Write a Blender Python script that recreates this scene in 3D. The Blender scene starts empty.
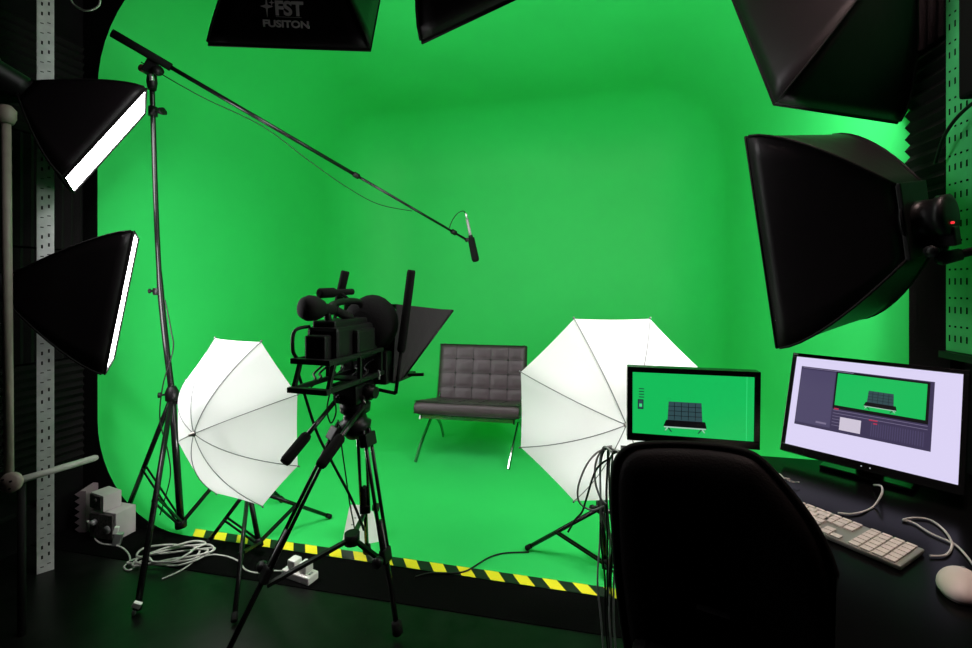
import bpy, bmesh, math, random
from mathutils import Vector as V, Matrix, Euler
random.seed(4)
PI = math.pi
S = bpy.context.scene
C = S.collection
F, CX, HY, H = 450.0, 486.0, 285.0, 1.275          # focal length in pixels, centre column, horizon row, eye height


def at(px, py, Y):
    """world point at depth Y along the sight line of a measured picture position"""
    return V(((px - CX) / F * Y, Y, H - (py - HY) / F * Y))


def on(px, py, z=0.0):
    """world point at height z"""
    Y = F * (H - z) / (py - HY)
    return V(((px - CX) / F * Y, Y, z))


# ------------------------------------------------------------------ materials
def mat(name, col, rough=.5, metal=0, emit=None, es=1, spec=.5, bump=0, bscale=200, var=0, vscale=8, coat=0, sheen=0):
    m = bpy.data.materials.new(name)
    m.use_nodes = True
    nt = m.node_tree
    b = nt.nodes['Principled BSDF']
    b.inputs['Base Color'].default_value = (*col, 1)
    b.inputs['Roughness'].default_value = rough
    b.inputs['Metallic'].default_value = metal
    b.inputs['Specular IOR Level'].default_value = spec
    b.inputs['Coat Weight'].default_value = coat
    b.inputs['Sheen Weight'].default_value = sheen
    if emit:
        b.inputs['Emission Color'].default_value = (*emit, 1)
        b.inputs['Emission Strength'].default_value = es
    tc = nt.nodes.new('ShaderNodeTexCoord')
    if bump:
        n = nt.nodes.new('ShaderNodeTexNoise')
        n.inputs['Scale'].default_value = bscale
        bp = nt.nodes.new('ShaderNodeBump')
        bp.inputs['Strength'].default_value = bump
        bp.inputs['Distance'].default_value = .002
        nt.links.new(tc.outputs['Object'], n.inputs['Vector'])
        nt.links.new(n.outputs['Fac'], bp.inputs['Height'])
        nt.links.new(bp.outputs['Normal'], b.inputs['Normal'])
    if var:
        n = nt.nodes.new('ShaderNodeTexNoise')
        n.inputs['Scale'].default_value = vscale
        n.inputs['Detail'].default_value = 4
        r = nt.nodes.new('ShaderNodeMapRange')
        r.inputs['From Min'].default_value = .3
        r.inputs['From Max'].default_value = .7
        r.inputs['To Min'].default_value = 1 - var
        r.inputs['To Max'].default_value = 1 + var
        mx = nt.nodes.new('ShaderNodeVectorMath')
        mx.operation = 'SCALE'
        mx.inputs[0].default_value = col
        nt.links.new(tc.outputs['Object'], n.inputs['Vector'])
        nt.links.new(n.outputs['Fac'], r.inputs['Value'])
        nt.links.new(r.outputs['Result'], mx.inputs['Scale'])
        nt.links.new(mx.outputs['Vector'], b.inputs['Base Color'])
    return m


M = {}
M['green'] = mat('chroma_green_paint', (.030, .555, .115), .60, var=.03, vscale=2.5, spec=.3)
M['floor'] = mat('black_gloss_floor', (.004, .0045, .004), .30, spec=.22, bump=.15, bscale=30, var=.5, vscale=14)
M['foam'] = mat('black_acoustic_foam', (.009, .007, .008), .9, spec=.12, bump=.6, bscale=160)
M['matte'] = mat('matte_black_mat', (.002, .002, .002), .95, spec=.04, bump=.5)
M['wall'] = mat('black_wall_paint', (.004, .004, .004), .85, spec=.12, bump=.2, bscale=40)
M['fabric'] = mat('black_softbox_nylon', (.007, .005, .006), .45, spec=.22, bump=.5, bscale=24)
M['silver'] = mat('silver_lining', (.75, .75, .77), .35, .8, bump=.3)
M['lip'] = mat('black_softbox_binding', (.006, .005, .005), .7, spec=.15)
M['diff'] = mat('lit_white_diffuser', (.85, .83, .85), .8, emit=(1, .955, .985), es=11.5)
M['metal'] = mat('black_anodised_metal', (.005, .005, .005), .4, spec=.2)
M['pole'] = mat('black_gloss_pole', (.006, .006, .006), .25, spec=.35)
M['chrome'] = mat('chrome', (.32, .32, .32), .18, 1)
M['steel'] = mat('galvanised_steel', (.72, .73, .72), .45, .1, var=.12, vscale=30)
M['gpanel'] = mat('green_sheet', (.08, .62, .20), .5, var=.15, vscale=6)  # green base colour for the front face of the slotted panel
M['steel_dim'] = mat('worn_grey_steel', (.30, .30, .30), .5, .4, var=.1, vscale=20)
M['hole'] = mat('dark_slot', (.003, .003, .003), .95, spec=.1)
M['plastic'] = mat('black_plastic', (.006, .006, .006), .4, spec=.18)
M['rubber'] = mat('black_rubber', (.006, .006, .006), .75, spec=.15)
M['foamgrip'] = mat('black_foam_grip', (.006, .006, .006), .9, spec=.1, bump=.8, bscale=300)
M['leather'] = mat('dark_brown_leather', (.040, .024, .030), .46, bump=.25, bscale=120, var=.12, vscale=10)
M['leather_seam'] = mat('dark_leather_piping', (.010, .007, .008), .5)
M['white'] = mat('white_plastic', (.80, .78, .76), .4)
M['key'] = mat('white_keycaps', (.80, .70, .66), .45)
M['alu'] = mat('brushed_aluminium', (.42, .40, .36), .38, .6)
M['paper'] = mat('white_paper', (.80, .82, .80), .8)
M['ink'] = mat('grey_printing', (.25, .27, .26), .8)
M['wcable'] = mat('white_cable', (.62, .60, .56), .5)
M['gcable'] = mat('grey_cable', (.30, .30, .30), .5)
M['bcable'] = mat('black_cable', (.008, .009, .008), .5, spec=.25)
M['yellow'] = mat('yellow_tape', (.86, .74, .02), .45)
M['btape'] = mat('black_tape', (.008, .009, .008), .4)
M['desk'] = mat('black_gloss_desk', (.003, .003, .003), .22, spec=.045)
M['chairfab'] = mat('black_chair_fabric', (.004, .003, .003), .6, spec=.15, bump=.5, bscale=220)
M['meshfab'] = mat('black_chair_mesh', (.004, .0035, .0035), .6, bump=.5, bscale=300)
M['bezel'] = mat('black_gloss_bezel', (.006, .006, .006), .2)
M['beige'] = mat('beige_painted_tube', (.24, .20, .17), .55, var=.1, vscale=20)
M['boxgrey'] = mat('pale_grey_box', (.52, .45, .47), .6, var=.08)
M['boxdark'] = mat('speckled_dark_front', (.06, .05, .05), .7, var=.9, vscale=90)
M['hood'] = mat('charcoal_hood_cloth', (.020, .017, .019), .7, spec=.2, bump=.3)
M['logo'] = mat('grey_logo_print', (.85, .80, .78), .6)
M['red_led'] = mat('red_led', (.5, .01, .02), .4, emit=(1, .03, .04), es=1.2)
M['green_led'] = mat('white_led', (.8, .8, .8), .4, emit=(.8, .85, 1), es=1.0)
M['red'] = mat('dull_red_metal', (.16, .04, .04), .5)
M['wtip'] = mat('silver_connector', (.6, .6, .6), .3, .8)
M['rib'] = mat('grey_umbrella_rib', (.20, .20, .21), .5)
M['glass_pr'] = mat('prompter_glass', (.02, .02, .02), .05, spec=.6)


def emat(name, col, s=1):
    m = mat(name, (.01, .01, .01), .3, emit=col, es=s)
    return m


def umbrella_mat():
    m = bpy.data.materials.new('white_translucent_nylon')
    m.use_nodes = True
    nt = m.node_tree
    for n in list(nt.nodes):
        if n.type != 'OUTPUT_MATERIAL':
            nt.nodes.remove(n)
    out = [n for n in nt.nodes if n.type == 'OUTPUT_MATERIAL'][0]
    d = nt.nodes.new('ShaderNodeBsdfDiffuse')
    t = nt.nodes.new('ShaderNodeBsdfTranslucent')
    mx = nt.nodes.new('ShaderNodeMixShader')
    tc = nt.nodes.new('ShaderNodeTexCoord')
    no = nt.nodes.new('ShaderNodeTexNoise')
    no.inputs['Scale'].default_value = 9
    bp = nt.nodes.new('ShaderNodeBump')
    bp.inputs['Strength'].default_value = .3
    bp.inputs['Distance'].default_value = .01
    nt.links.new(tc.outputs['Object'], no.inputs['Vector'])
    nt.links.new(no.outputs['Fac'], bp.inputs['Height'])
    nt.links.new(bp.outputs['Normal'], d.inputs['Normal'])
    d.inputs['Color'].default_value = (.88, .87, .88, 1)
    t.inputs['Color'].default_value = (.86, .85, .86, 1)
    mx.inputs[0].default_value = .30
    nt.links.new(d.outputs[0], mx.inputs[1])
    nt.links.new(t.outputs[0], mx.inputs[2])
    nt.links.new(mx.outputs[0], out.inputs[0])
    return m


M['umb'] = umbrella_mat()

# ------------------------------------------------------------------ mesh helpers


class B:
    """collects shapes for one mesh object"""

    def __init__(s):
        s.bm = bmesh.new()
        s.mats = [None]

    def mi(s, m):
        if m not in s.mats:
            s.mats.append(m)
        return s.mats.index(m)

    def face(s, pts, m=None, flip=False):
        vs = [s.bm.verts.new(p) for p in pts]
        if flip:
            vs.reverse()
        f = s.bm.faces.new(vs)
        if m:
            f.material_index = s.mi(m)
        return f

    def box(s, c, d, rot=None, m=None, bev=0):
        c = V(c)
        x, y, z = d[0] / 2, d[1] / 2, d[2] / 2
        b2 = bmesh.new()
        bmesh.ops.create_cube(b2, size=1)
        for v in b2.verts:
            v.co = V((v.co.x * d[0], v.co.y * d[1], v.co.z * d[2]))
        if bev:
            bmesh.ops.bevel(b2, geom=b2.edges[:] + b2.verts[:], offset=bev, segments=2, affect='EDGES', profile=.6)
        R = rot.to_matrix() if isinstance(rot, Euler) else (rot or Matrix.Identity(3))
        s.add(b2, lambda co: R @ co + c, m)

    def add(s, b2, f, m=None):
        idx = {}
        for v in b2.verts:
            idx[v] = s.bm.verts.new(f(v.co))
        k = s.mi(m) if m else 0
        for fa in b2.faces:
            try:
                nf = s.bm.faces.new([idx[v] for v in fa.verts])
                nf.material_index = k
                nf.smooth = fa.smooth
            except ValueError:
                pass
        b2.free()

    def tube(s, pts, r, seg=10, m=None, cap=True, close=False):
        pts = [V(p) for p in pts]
        n = len(pts)
        rs = r if isinstance(r, (list, tuple)) else [r] * n
        rings = []
        t0 = (pts[1] - pts[0]).normalized()
        up = V((0, 0, 1)) if abs(t0.z) < .9 else V((1, 0, 0))
        nrm = t0.cross(up).normalized()
        k = s.mi(m) if m else 0
        for i in range(n):
            if close:
                t = (pts[(i + 1) % n] - pts[i - 1]).normalized()
            else:
                a = pts[max(i - 1, 0)]
                b = pts[min(i + 1, n - 1)]
                t = (b - a).normalized() if (b - a).length > 1e-9 else t0
            nrm = (nrm - t * nrm.dot(t))
            nrm = nrm.normalized() if nrm.length > 1e-6 else t.orthogonal().normalized()
            bi = t.cross(nrm)
            rings.append([s.bm.verts.new(pts[i] + (nrm * math.cos(q * 2 * PI / seg) + bi * math.sin(q * 2 * PI / seg)) * rs[i]) for q in range(seg)])
        rng = range(n) if close else range(n - 1)
        for i in rng:
            a, b = rings[i], rings[(i + 1) % n]
            for q in range(seg):
                f = s.bm.faces.new((a[q], a[(q + 1) % seg], b[(q + 1) % seg], b[q]))
                f.smooth = True
                f.material_index = k
        if cap and not close:
            for rg, fl in ((rings[0], True), (rings[-1], False)):
                vs = rg[::-1] if fl else rg
                f = s.bm.faces.new(vs)
                f.material_index = k

    def bar(s, a, b, w, h, m=None, bev=0):
        a, b = V(a), V(b)
        d = b - a
        R = d.to_track_quat('Y', 'Z').to_matrix()
        s.box((a + b) / 2, (w, d.length, h), R, m, bev)

    def lathe(s, c, axis, prof, seg=24, m=None):
        """prof: list of (distance along axis, radius)"""
        c, ax = V(c), V(axis).normalized()
        u = ax.orthogonal().normalized()
        w = ax.cross(u)
        k = s.mi(m) if m else 0
        rings = []
        for (d, r) in prof:
            if r < 1e-6:
                rings.append([s.bm.verts.new(c + ax * d)])
            else:
                rings.append([s.bm.verts.new(c + ax * d + (u * math.cos(q * 2 * PI / seg) + w * math.sin(q * 2 * PI / seg)) * r) for q in range(seg)])
        for a, b in zip(rings, rings[1:]):
            for q in range(seg):
                q2 = (q + 1) % seg
                if len(a) == 1 and len(b) == 1:
                    continue
                if len(a) == 1:
                    vs = (a[0], b[q2], b[q])
                elif len(b) == 1:
                    vs = (a[q], a[q2], b[0])
                else:
                    vs = (a[q], a[q2], b[q2], b[q])
                f = s.bm.faces.new(vs)
                f.smooth = True
                f.material_index = k
        for rg, fl in ((rings[0], True), (rings[-1], False)):
            if len(rg) > 1:
                f = s.bm.faces.new(rg[::-1] if fl else rg)
                f.material_index = k

    def grid(s, fn, nu, nv, m=None, smooth=True, flip=False):
        k = s.mi(m) if m else 0
        g = [[s.bm.verts.new(fn(i / nu, j / nv)) for j in range(nv + 1)] for i in range(nu + 1)]
        for i in range(nu):
            for j in range(nv):
                vs = [g[i][j], g[i + 1][j], g[i + 1][j + 1], g[i][j + 1]]
                if flip:
                    vs.reverse()
                f = s.bm.faces.new(vs)
                f.smooth = smooth
                f.material_index = k
        return g

    def build(s, name, m=None, parent=None, weld=False, recalc=True):
        if m is None:
            m = s.mats[1] if len(s.mats) > 1 else None
        s.mats[0] = m
        if weld:
            bmesh.ops.remove_doubles(s.bm, verts=s.bm.verts[:], dist=1e-5)
        if recalc:
            bmesh.ops.recalc_face_normals(s.bm, faces=s.bm.faces[:])
        me = bpy.data.meshes.new(name)
        s.bm.to_mesh(me)
        s.bm.free()
        for q in s.mats:
            if q:
                me.materials.append(q)
        o = bpy.data.objects.new(name, me)
        C.objects.link(o)
        if parent:
            o.parent = parent
        return o


def tag(o, label, cat, group=None, kind=None):
    o['label'] = label
    o['category'] = cat
    if group:
        o['group'] = group
    if kind:
        o['kind'] = kind
    return o


def struct(o):
    o['kind'] = 'structure'
    return o


def thing(name, label, cat, loc=(0, 0, 0), rotz=0, group=None, mw=None):
    o = bpy.data.objects.new(name, None)
    C.objects.link(o)
    o.empty_display_size = .05
    if mw is not None:
        o.matrix_world = mw
    else:
        o.location = loc
        o.rotation_euler = (0, 0, rotz)
    return tag(o, label, cat, group)


def smoothpath(P, n=8):
    P = [V(p) for p in P]
    out = []
    for i in range(len(P) - 1):
        p0 = P[max(i - 1, 0)]
        p1, p2 = P[i], P[i + 1]
        p3 = P[min(i + 2, len(P) - 1)]
        for k in range(n):
            t = k / n
            out.append(.5 * ((2 * p1) + (p2 - p0) * t + (2 * p0 - 5 * p1 + 4 * p2 - p3) * t * t + (3 * p1 - p0 - 3 * p2 + p3) * t ** 3))
    out.append(P[-1])
    return out


def cable(name, label, P, r, m, group=None, cat='cable', n=8):
    b = B()
    b.tube(smoothpath(P, n), r, 8)
    o = b.build(name, m)
    return tag(o, label, cat, group)


def part(b, name, m, parent, label=None, **k):
    o = b.build(name, m, parent, **k)
    if label:
        o['label'] = label
    return o


# ------------------------------------------------------------------ the room
A0 = V((-2.08, 2.41, 0))
e1 = V((.9756, -.2195, 0))
e2 = V((.2195, .9756, 0))
W, D, RC, RF, RT, ZT = 3.68, 2.82, .70, .55, .66, 2.98


def cyc(x, y, z):
    return A0 + e1 * x + e2 * y + V((0, 0, z))


def cyc_path(i, n=10):
    P = []
    for k in range(7):
        P.append((i, (D - RC) * k / 6))
    rr = max(RC - i, .004)
    for k in range(1, n + 1):
        a = PI - k / n * PI / 2
        P.append((RC + rr * math.cos(a), D - RC + rr * math.sin(a)))
    for k in range(1, 9):
        P.append((RC + (W - 2 * RC) * k / 8, D - RC + rr))
    for k in range(1, n + 1):
        a = PI / 2 - k / n * PI / 2
        P.append((W - RC + rr * math.cos(a), D - RC + rr * math.sin(a)))
    for k in range(1, 7):
        P.append((W - i, (D - RC) * (1 - k / 6)))
    return P


b = B()
levels = []
for k in range(13):
    a = k / 12 * PI / 2
    levels.append((.004 + RF * (1 - math.cos(a)), RF * (1 - math.sin(a))))
for k in range(1, 6):
    levels.append((RF + (ZT - RT - RF) * k / 6, 0))
for k in range(13):
    a = k / 12 * PI / 2
    levels.append((ZT - RT + RT * math.sin(a), RT * (1 - math.cos(a))))
rows = []
for z, i in levels:
    rows.append([b.bm.verts.new(cyc(x, y, z)) for x, y in cyc_path(i)])
for r0, r1 in zip(rows, rows[1:]):
    for q in range(len(r0) - 1):
        f = b.bm.faces.new((r0[q], r0[q + 1], r1[q + 1], r1[q]))
        f.smooth = True
for rw, sgn in ((rows[0], 1), (rows[-1], -1)):
    cc = sum((v.co for v in rw), V()) / len(rw)
    inner = []
    for v in rw:
        q = (v.co - A0)
        lx, ly = q.dot(e1), q.dot(e2)
        lx2 = min(max(lx, RC + .12), W - RC - .12)
        ly2 = min(ly, D - RC - .12) if ly > .001 else ly
        inner.append(b.bm.verts.new(cyc(lx2, ly2, v.co.z)))
    for q in range(len(rw) - 1):
        vs = [rw[q], rw[q + 1], inner[q + 1], inner[q]]
        f = b.bm.faces.new(vs if sgn < 0 else vs[::-1])
        f.smooth = True
    f = b.bm.faces.new(inner if sgn > 0 else inner[::-1])
    f.smooth = True
struct(b.build('cyclorama_wall', M['green']))
# black return behind the front edge of the cyclorama
b = B()
N = 24
prof_out, prof_in = [], []
for z, i in levels:
    prof_in.append((i, z))
for s, x0 in ((1, 0), (-1, W)):
    for (ia, za), (ib, zb) in zip(prof_in, prof_in[1:]):
        b.face([cyc(x0 + s * ia, 0, za), cyc(x0 + s * ib, 0, zb), cyc(x0 - s * .5, 0, zb), cyc(x0 - s * .5, 0, za)])
struct(b.build('trim_1', M['wall']))

b = B()
b.box((0, 1.2, -.02), (7, 5.4, .04))
struct(b.build('floor', M['floor']))
b = B()
q4 = [(.3, 0), (W + .1, 0), (W + .1, -.19), (-.35, -.24), (-.35, 0)]
b.face([cyc(x, y, .003) for x, y in q4])
b.face([cyc(x, y, .0005) for x, y in q4])
for k in range(5):
    b.face([cyc(*q4[k], .003), cyc(*q4[(k + 1) % 5], .003), cyc(*q4[(k + 1) % 5], .0005), cyc(*q4[k], .0005)])
struct(b.build('trim_2', M['matte']))
b = B()
b.box((0, 1.2, 3.12), (7, 5.4, .04))
struct(b.build('ceiling', M['wall']))


def side_pt(origin, s, off, z):
    """on a side wall: s metres from the cyclorama towards the camera, off metres into the room"""
    return origin - e2 * s + e1 * off + V((0, 0, z))


LW = cyc(-.10, 0, 0)
RW = cyc(W + .03, 0, 0)
for nm, o, sg in (('wall_left', LW, -1), ('wall_right', RW, 1)):
    b = B()
    p = [side_pt(o, -.0, 0, 0), side_pt(o, 2.9, 0, 0), side_pt(o, 2.9, sg * .08, 0), side_pt(o, 0, sg * .08, 0)]
    b.face([q for q in p])
    b.face([q + V((0, 0, 3.1)) for q in p])
    for k in range(4):
        b.face([p[k], p[(k + 1) % 4], p[(k + 1) % 4] + V((0, 0, 3.1)), p[k] + V((0, 0, 3.1))])
    struct(b.build(nm, M['wall']))


def foam_panel(origin, s0, s1, z0, z1, sgn, vertical, label, pitch=.042, dep=.017, base=.036):
    """wedge foam on a side wall; sgn=+1 sticks out towards +e1"""
    b = B()
    L = (s1 - s0) if vertical else (z1 - z0)
    n = max(1, round(L / pitch))
    for k in range(n):
        a, c = k / n * L, (k + 1) / n * L
        mid = (a + c) / 2
        if vertical:
            pr = [(s0 + a, base), (s0 + mid, base + dep), (s0 + c, base)]
            for (sa, oa), (sb, ob) in zip(pr, pr[1:]):
                b.face([side_pt(origin, sa, sgn * oa, z0), side_pt(origin, sb, sgn * ob, z0), side_pt(origin, sb, sgn * ob, z1), side_pt(origin, sa, sgn * oa, z1)])
            for z in (z0, z1):
                b.face([side_pt(origin, q, sgn * o_, z) for q, o_ in pr])
        else:
            pr = [(z0 + a, base), (z0 + mid, base + dep), (z0 + c, base)]
            for (za, oa), (zb, ob) in zip(pr, pr[1:]):
                b.face([side_pt(origin, s0, sgn * oa, za), side_pt(origin, s1, sgn * oa, za), side_pt(origin, s1, sgn * ob, zb), side_pt(origin, s0, sgn * ob, zb)])
            for s_ in (s0, s1):
                b.face([side_pt(origin, s_, sgn * o_, z) for z, o_ in pr])
    # backing slab
    c8 = [side_pt(origin, s_, sgn * o_, z_) for s_ in (s0, s1) for o_ in (.001, base) for z_ in (z0, z1)]
    for f4 in ((0, 1, 3, 2), (4, 5, 7, 6), (0, 1, 5, 4), (2, 3, 7, 6), (0, 2, 6, 4), (1, 3, 7, 5)):
        b.face([c8[q] for q in f4])
    return tag(b.build('acoustic_foam_panel', M['foam']), label, 'acoustic foam', 'acoustic foam on the side walls')


foam_panel(RW, .01, .19, 1.52, 2.06, -1, False, 'black wedge foam with horizontal ridges right of the green wall, behind the large tilted softbox')
foam_panel(RW, .01, .19, 2.07, 2.62, -1, True, 'black wedge foam with upright ridges high on the column right of the green wall')
foam_panel(RW, .01, .19, .98, 1.51, -1, True, 'black wedge foam with upright ridges behind the big white computer screen')
foam_panel(RW, .01, .19, .43, .97, -1, False, 'black wedge foam low on the right column, behind the computer desk')
foam_panel(LW, .03, .50, 1.46, 2.00, 1, True, 'black wedge foam with upright ridges on the left wall between the two lit softboxes')
foam_panel(LW, .03, .50, .90, 1.45, 1, True, 'black wedge foam with upright ridges on the left wall behind the lower lit softbox')
foam_panel(LW, .03, .50, .36, .89, 1, False, 'black wedge foam with horizontal ridges on the left wall above the grey boxes')
foam_panel(LW, .03, .50, 2.01, 2.55, 1, False, 'black wedge foam high on the left wall behind the upper lit softbox')

# ------------------------------------------------------------------ hazard tape along the front edge
b = B()
tw, y0 = .060, -.001
n = 48
pitch = (W - .55 - .05) / (n / 2)
x0 = .57
k = 0
z = .0065
while x0 + k * pitch < W - .02:
    xa = x0 + k * pitch
    half = pitch * .5
    for off, mm in ((0, M['yellow']), (half, M['btape'])):
        xs = [xa + off, xa + off + half]
        sl = .042
        q = [(xs[0], tw), (xs[1], tw), (xs[1] + sl, 0), (xs[0] + sl, 0)]
        b.face([cyc(px, y0 + py, z) for px, py in q], mm)
    k += 1
tag(b.build('hazard_tape', None), 'yellow and black striped tape along the front edge of the green floor', 'tape')

# ------------------------------------------------------------------ softboxes


def rmat(a):
    return Matrix.Rotation(a[0], 3, 'Z') @ Matrix.Rotation(a[1], 3, 'X') @ Matrix.Rotation(a[2], 3, 'Y')


def softbox(label, c, ang, w, h, d, bow=1.5, power=None, mount=None, led=False, seg=10, es=11.5, e=.17, hl=1.0):
    R = rmat(ang)
    mw = Matrix.Translation(V(c)) @ R.to_4x4()
    root = thing('softbox', label, 'softbox', mw=mw, group='softboxes around the green screen')

    def sc(t):
        return 1 - (1 - e) * (t ** bow)

    def panel(sides):
        b = B()
        for (ax, sg) in sides:
            def fn(u, t):
                # slight inward sag of cloth between the rods
                q = (u * 2 - 1)
                sag = 1 - .04 * (1 - q * q) * math.sin(PI * min(t, 1))
                k = sc(t)
                if ax == 'x':
                    return V((sg * w / 2 * k * sag, t * d, q * h / 2 * k))
                return V((q * w / 2 * k, t * d, sg * h / 2 * k * sag))
            b.grid(fn, 8, seg, None)
        return b
    shell = panel([('x', 1), ('x', -1), ('z', 1), ('z', -1)]).build('shell', M['fabric'], root, weld=True)
    mod = shell.modifiers.new('thick', 'SOLIDIFY')
    mod.thickness = .004
    mod.offset = -1
    shell.data.materials.append(M['silver'])
    mod.material_offset = 0
    # seams along the four rods
    b = B()
    for sx in (-1, 1):
        for sz in (-1, 1):
            b.tube([V((sx * w / 2 * sc(t / seg), t / seg * d, sz * h / 2 * sc(t / seg))) for t in range(seg + 1)], .004, 6)
    b.tube([(sx * w / 2 * e, d, sz * h / 2 * e) for sx, sz in ((-1, -1), (1, -1), (1, 1), (-1, 1))], .004, 6, close=True)
    b.build('seam', M['lip'], shell)
    b = B()
    lip = .010
    cs = [(-1, -1), (1, -1), (1, 1), (-1, 1)]
    for k in range(4):
        a, q = cs[k], cs[(k + 1) % 4]
        b.face([(a[0] * w / 2, 0, a[1] * h / 2), (q[0] * w / 2, 0, q[1] * h / 2), (q[0] * w / 2, -lip, q[1] * h / 2), (a[0] * w / 2, -lip, a[1] * h / 2)])
        b.tube([(a[0] * w / 2, -lip, a[1] * h / 2), (q[0] * w / 2, -lip, q[1] * h / 2)], .0035, 6)
    b.build('rim', M['lip'], root)
    b = B()
    b.grid(lambda u, v: V(((u - .5) * w * .985, -.006 - .006 * math.sin(u * PI) * math.sin(v * PI), (v - .5) * h * .985)), 6, 6)
    m = M['diff']
    if es != 11.5:
        m = mat('lit_white_diffuser', (.85, .83, .85), .8, emit=(1, .955, .985), es=es)
    b.build('diffuser', m, root)
    # lamp head
    b = B()
    rr = min(w, h) / 2 * e
    b.lathe((0, d - .005, 0), (0, 1, 0), [(0, rr + .012), (.018 * hl, rr + .015), (.022 * hl, .05), (.12 * hl, .048), (.125 * hl, .055), (.17 * hl, .055), (.18 * hl, .04), (.18 * hl, 0)], 20)
    b.box((0, d + .10 * hl, -.055), (.035, .07, .05), None, None, .004)
    b.box((0, d + .002, 0), (w * e * 1.08, .012, h * e * 1.06), None, None, .003)
    hd = b.build('lamp_head', M['plastic'], root)
    b = B()
    b.tube([(0, d + .10 * hl, -.07), (0, d + .10 * hl, -.12)], .012, 10)
    b.tube([(-.03, d + .10 * hl, -.085), (.045, d + .10 * hl, -.085)], .006, 8)
    b.lathe((.045, d + .10 * hl, -.085), (1, 0, 0), [(0, .012), (.02, .016), (.02, 0)], 10)
    b.build('tilt_bracket', M['metal'], root)
    if led:
        b = B()
        b.lathe((.02, d + .18 * hl, -.02), (0, 1, 0), [(-.006, .003), (.001, .003), (.001, 0)], 8)
        o = b.build('indicator_light', M['red_led'], hd)
        o['label'] = 'small red indicator light'
    return root, mw


R2, mw2 = softbox('large black rectangular softbox seen from behind above the two screens', (1.0488, 1.4663, 1.4396), (3.5944, .0484, .1575), .465, .65, .27, 1.55, led=True, e=.30, hl=.45)
R1, mw1 = softbox('large black softbox hanging in the top right corner, seen from behind', (1.2173, 1.7048, 2.1868), (-2.9455, .4442, -.0754), .5, .7, .34, 1.35)
L1, mwl1 = softbox('upper left softbox with a slanting strip of white diffuser behind the boom stand', (-1.662, 1.972, 1.908), (2.2284, .5501, -1.5645), .49, .35, .29, 1.3, es=17)
L2, mwl2 = softbox('lower left softbox with a thin upright strip of lit diffuser', (-1.584, 1.95, 1.212), (2.1962, .1598, -.0129), .41, .574, .34, 1.3, es=17)
T1, mwt1 = softbox('black softbox with white printed maker lettering hanging at the top centre left', (-.668, 1.706, 2.356), (-3.055, .6779, .0204), .51, .765, .36, 1.08)
T2, mwt2 = softbox('black softbox hanging at top centre, one lit lower corner tilted into view', (.045, 1.427, 2.313), (-3.634, .5015, .2529), .54, .54, .36, 1.3)

# lettering on the back of the top softbox (on its lower panel)


def text_mesh(txt, size, name, m, parent, mw_local, bold=0, extr=.0004):
    cu = bpy.data.curves.new(name, 'FONT')
    cu.body = txt
    cu.size = size
    cu.align_x = 'CENTER'
    cu.offset = bold
    cu.extrude = extr
    ob = bpy.data.objects.new(name, cu)
    C.objects.link(ob)
    dg = bpy.context.evaluated_depsgraph_get()
    me = bpy.data.meshes.new_from_object(ob.evaluated_get(dg))
    C.objects.unlink(ob)
    bpy.data.objects.remove(ob)
    me.materials.clear()
    me.materials.append(m)
    o = bpy.data.objects.new(name, me)
    C.objects.link(o)
    o.parent = parent
    o.matrix_parent_inverse = Matrix.Identity(4)
    o.matrix_local = mw_local
    return o


LOGO = []


def panel_frame(w, h, d, bow, t0, lx=0):
    """frame on the lower panel (z = -h/2 side): x runs towards -x, y runs towards the head"""
    e = .17
    f = lambda t: V((0, t * d, -h / 2 * (1 - (1 - e) * t ** bow) * (1 - .04 * math.sin(PI * t))))
    p = f(t0)
    q = f(t0 + .05)
    up = (q - p).normalized()
    xa = V((-1, 0, 0))
    nn = xa.cross(up)
    m = Matrix.Identity(4)
    for r in range(3):
        m[r][0], m[r][1], m[r][2] = xa[r], up[r], nn[r]
    p = p + nn * .006 + xa * lx
    m[0][3], m[1][3], m[2][3] = p
    return m


# ------------------------------------------------------------------ stands


def joint(p, a, b):
    return V(p)


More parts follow.
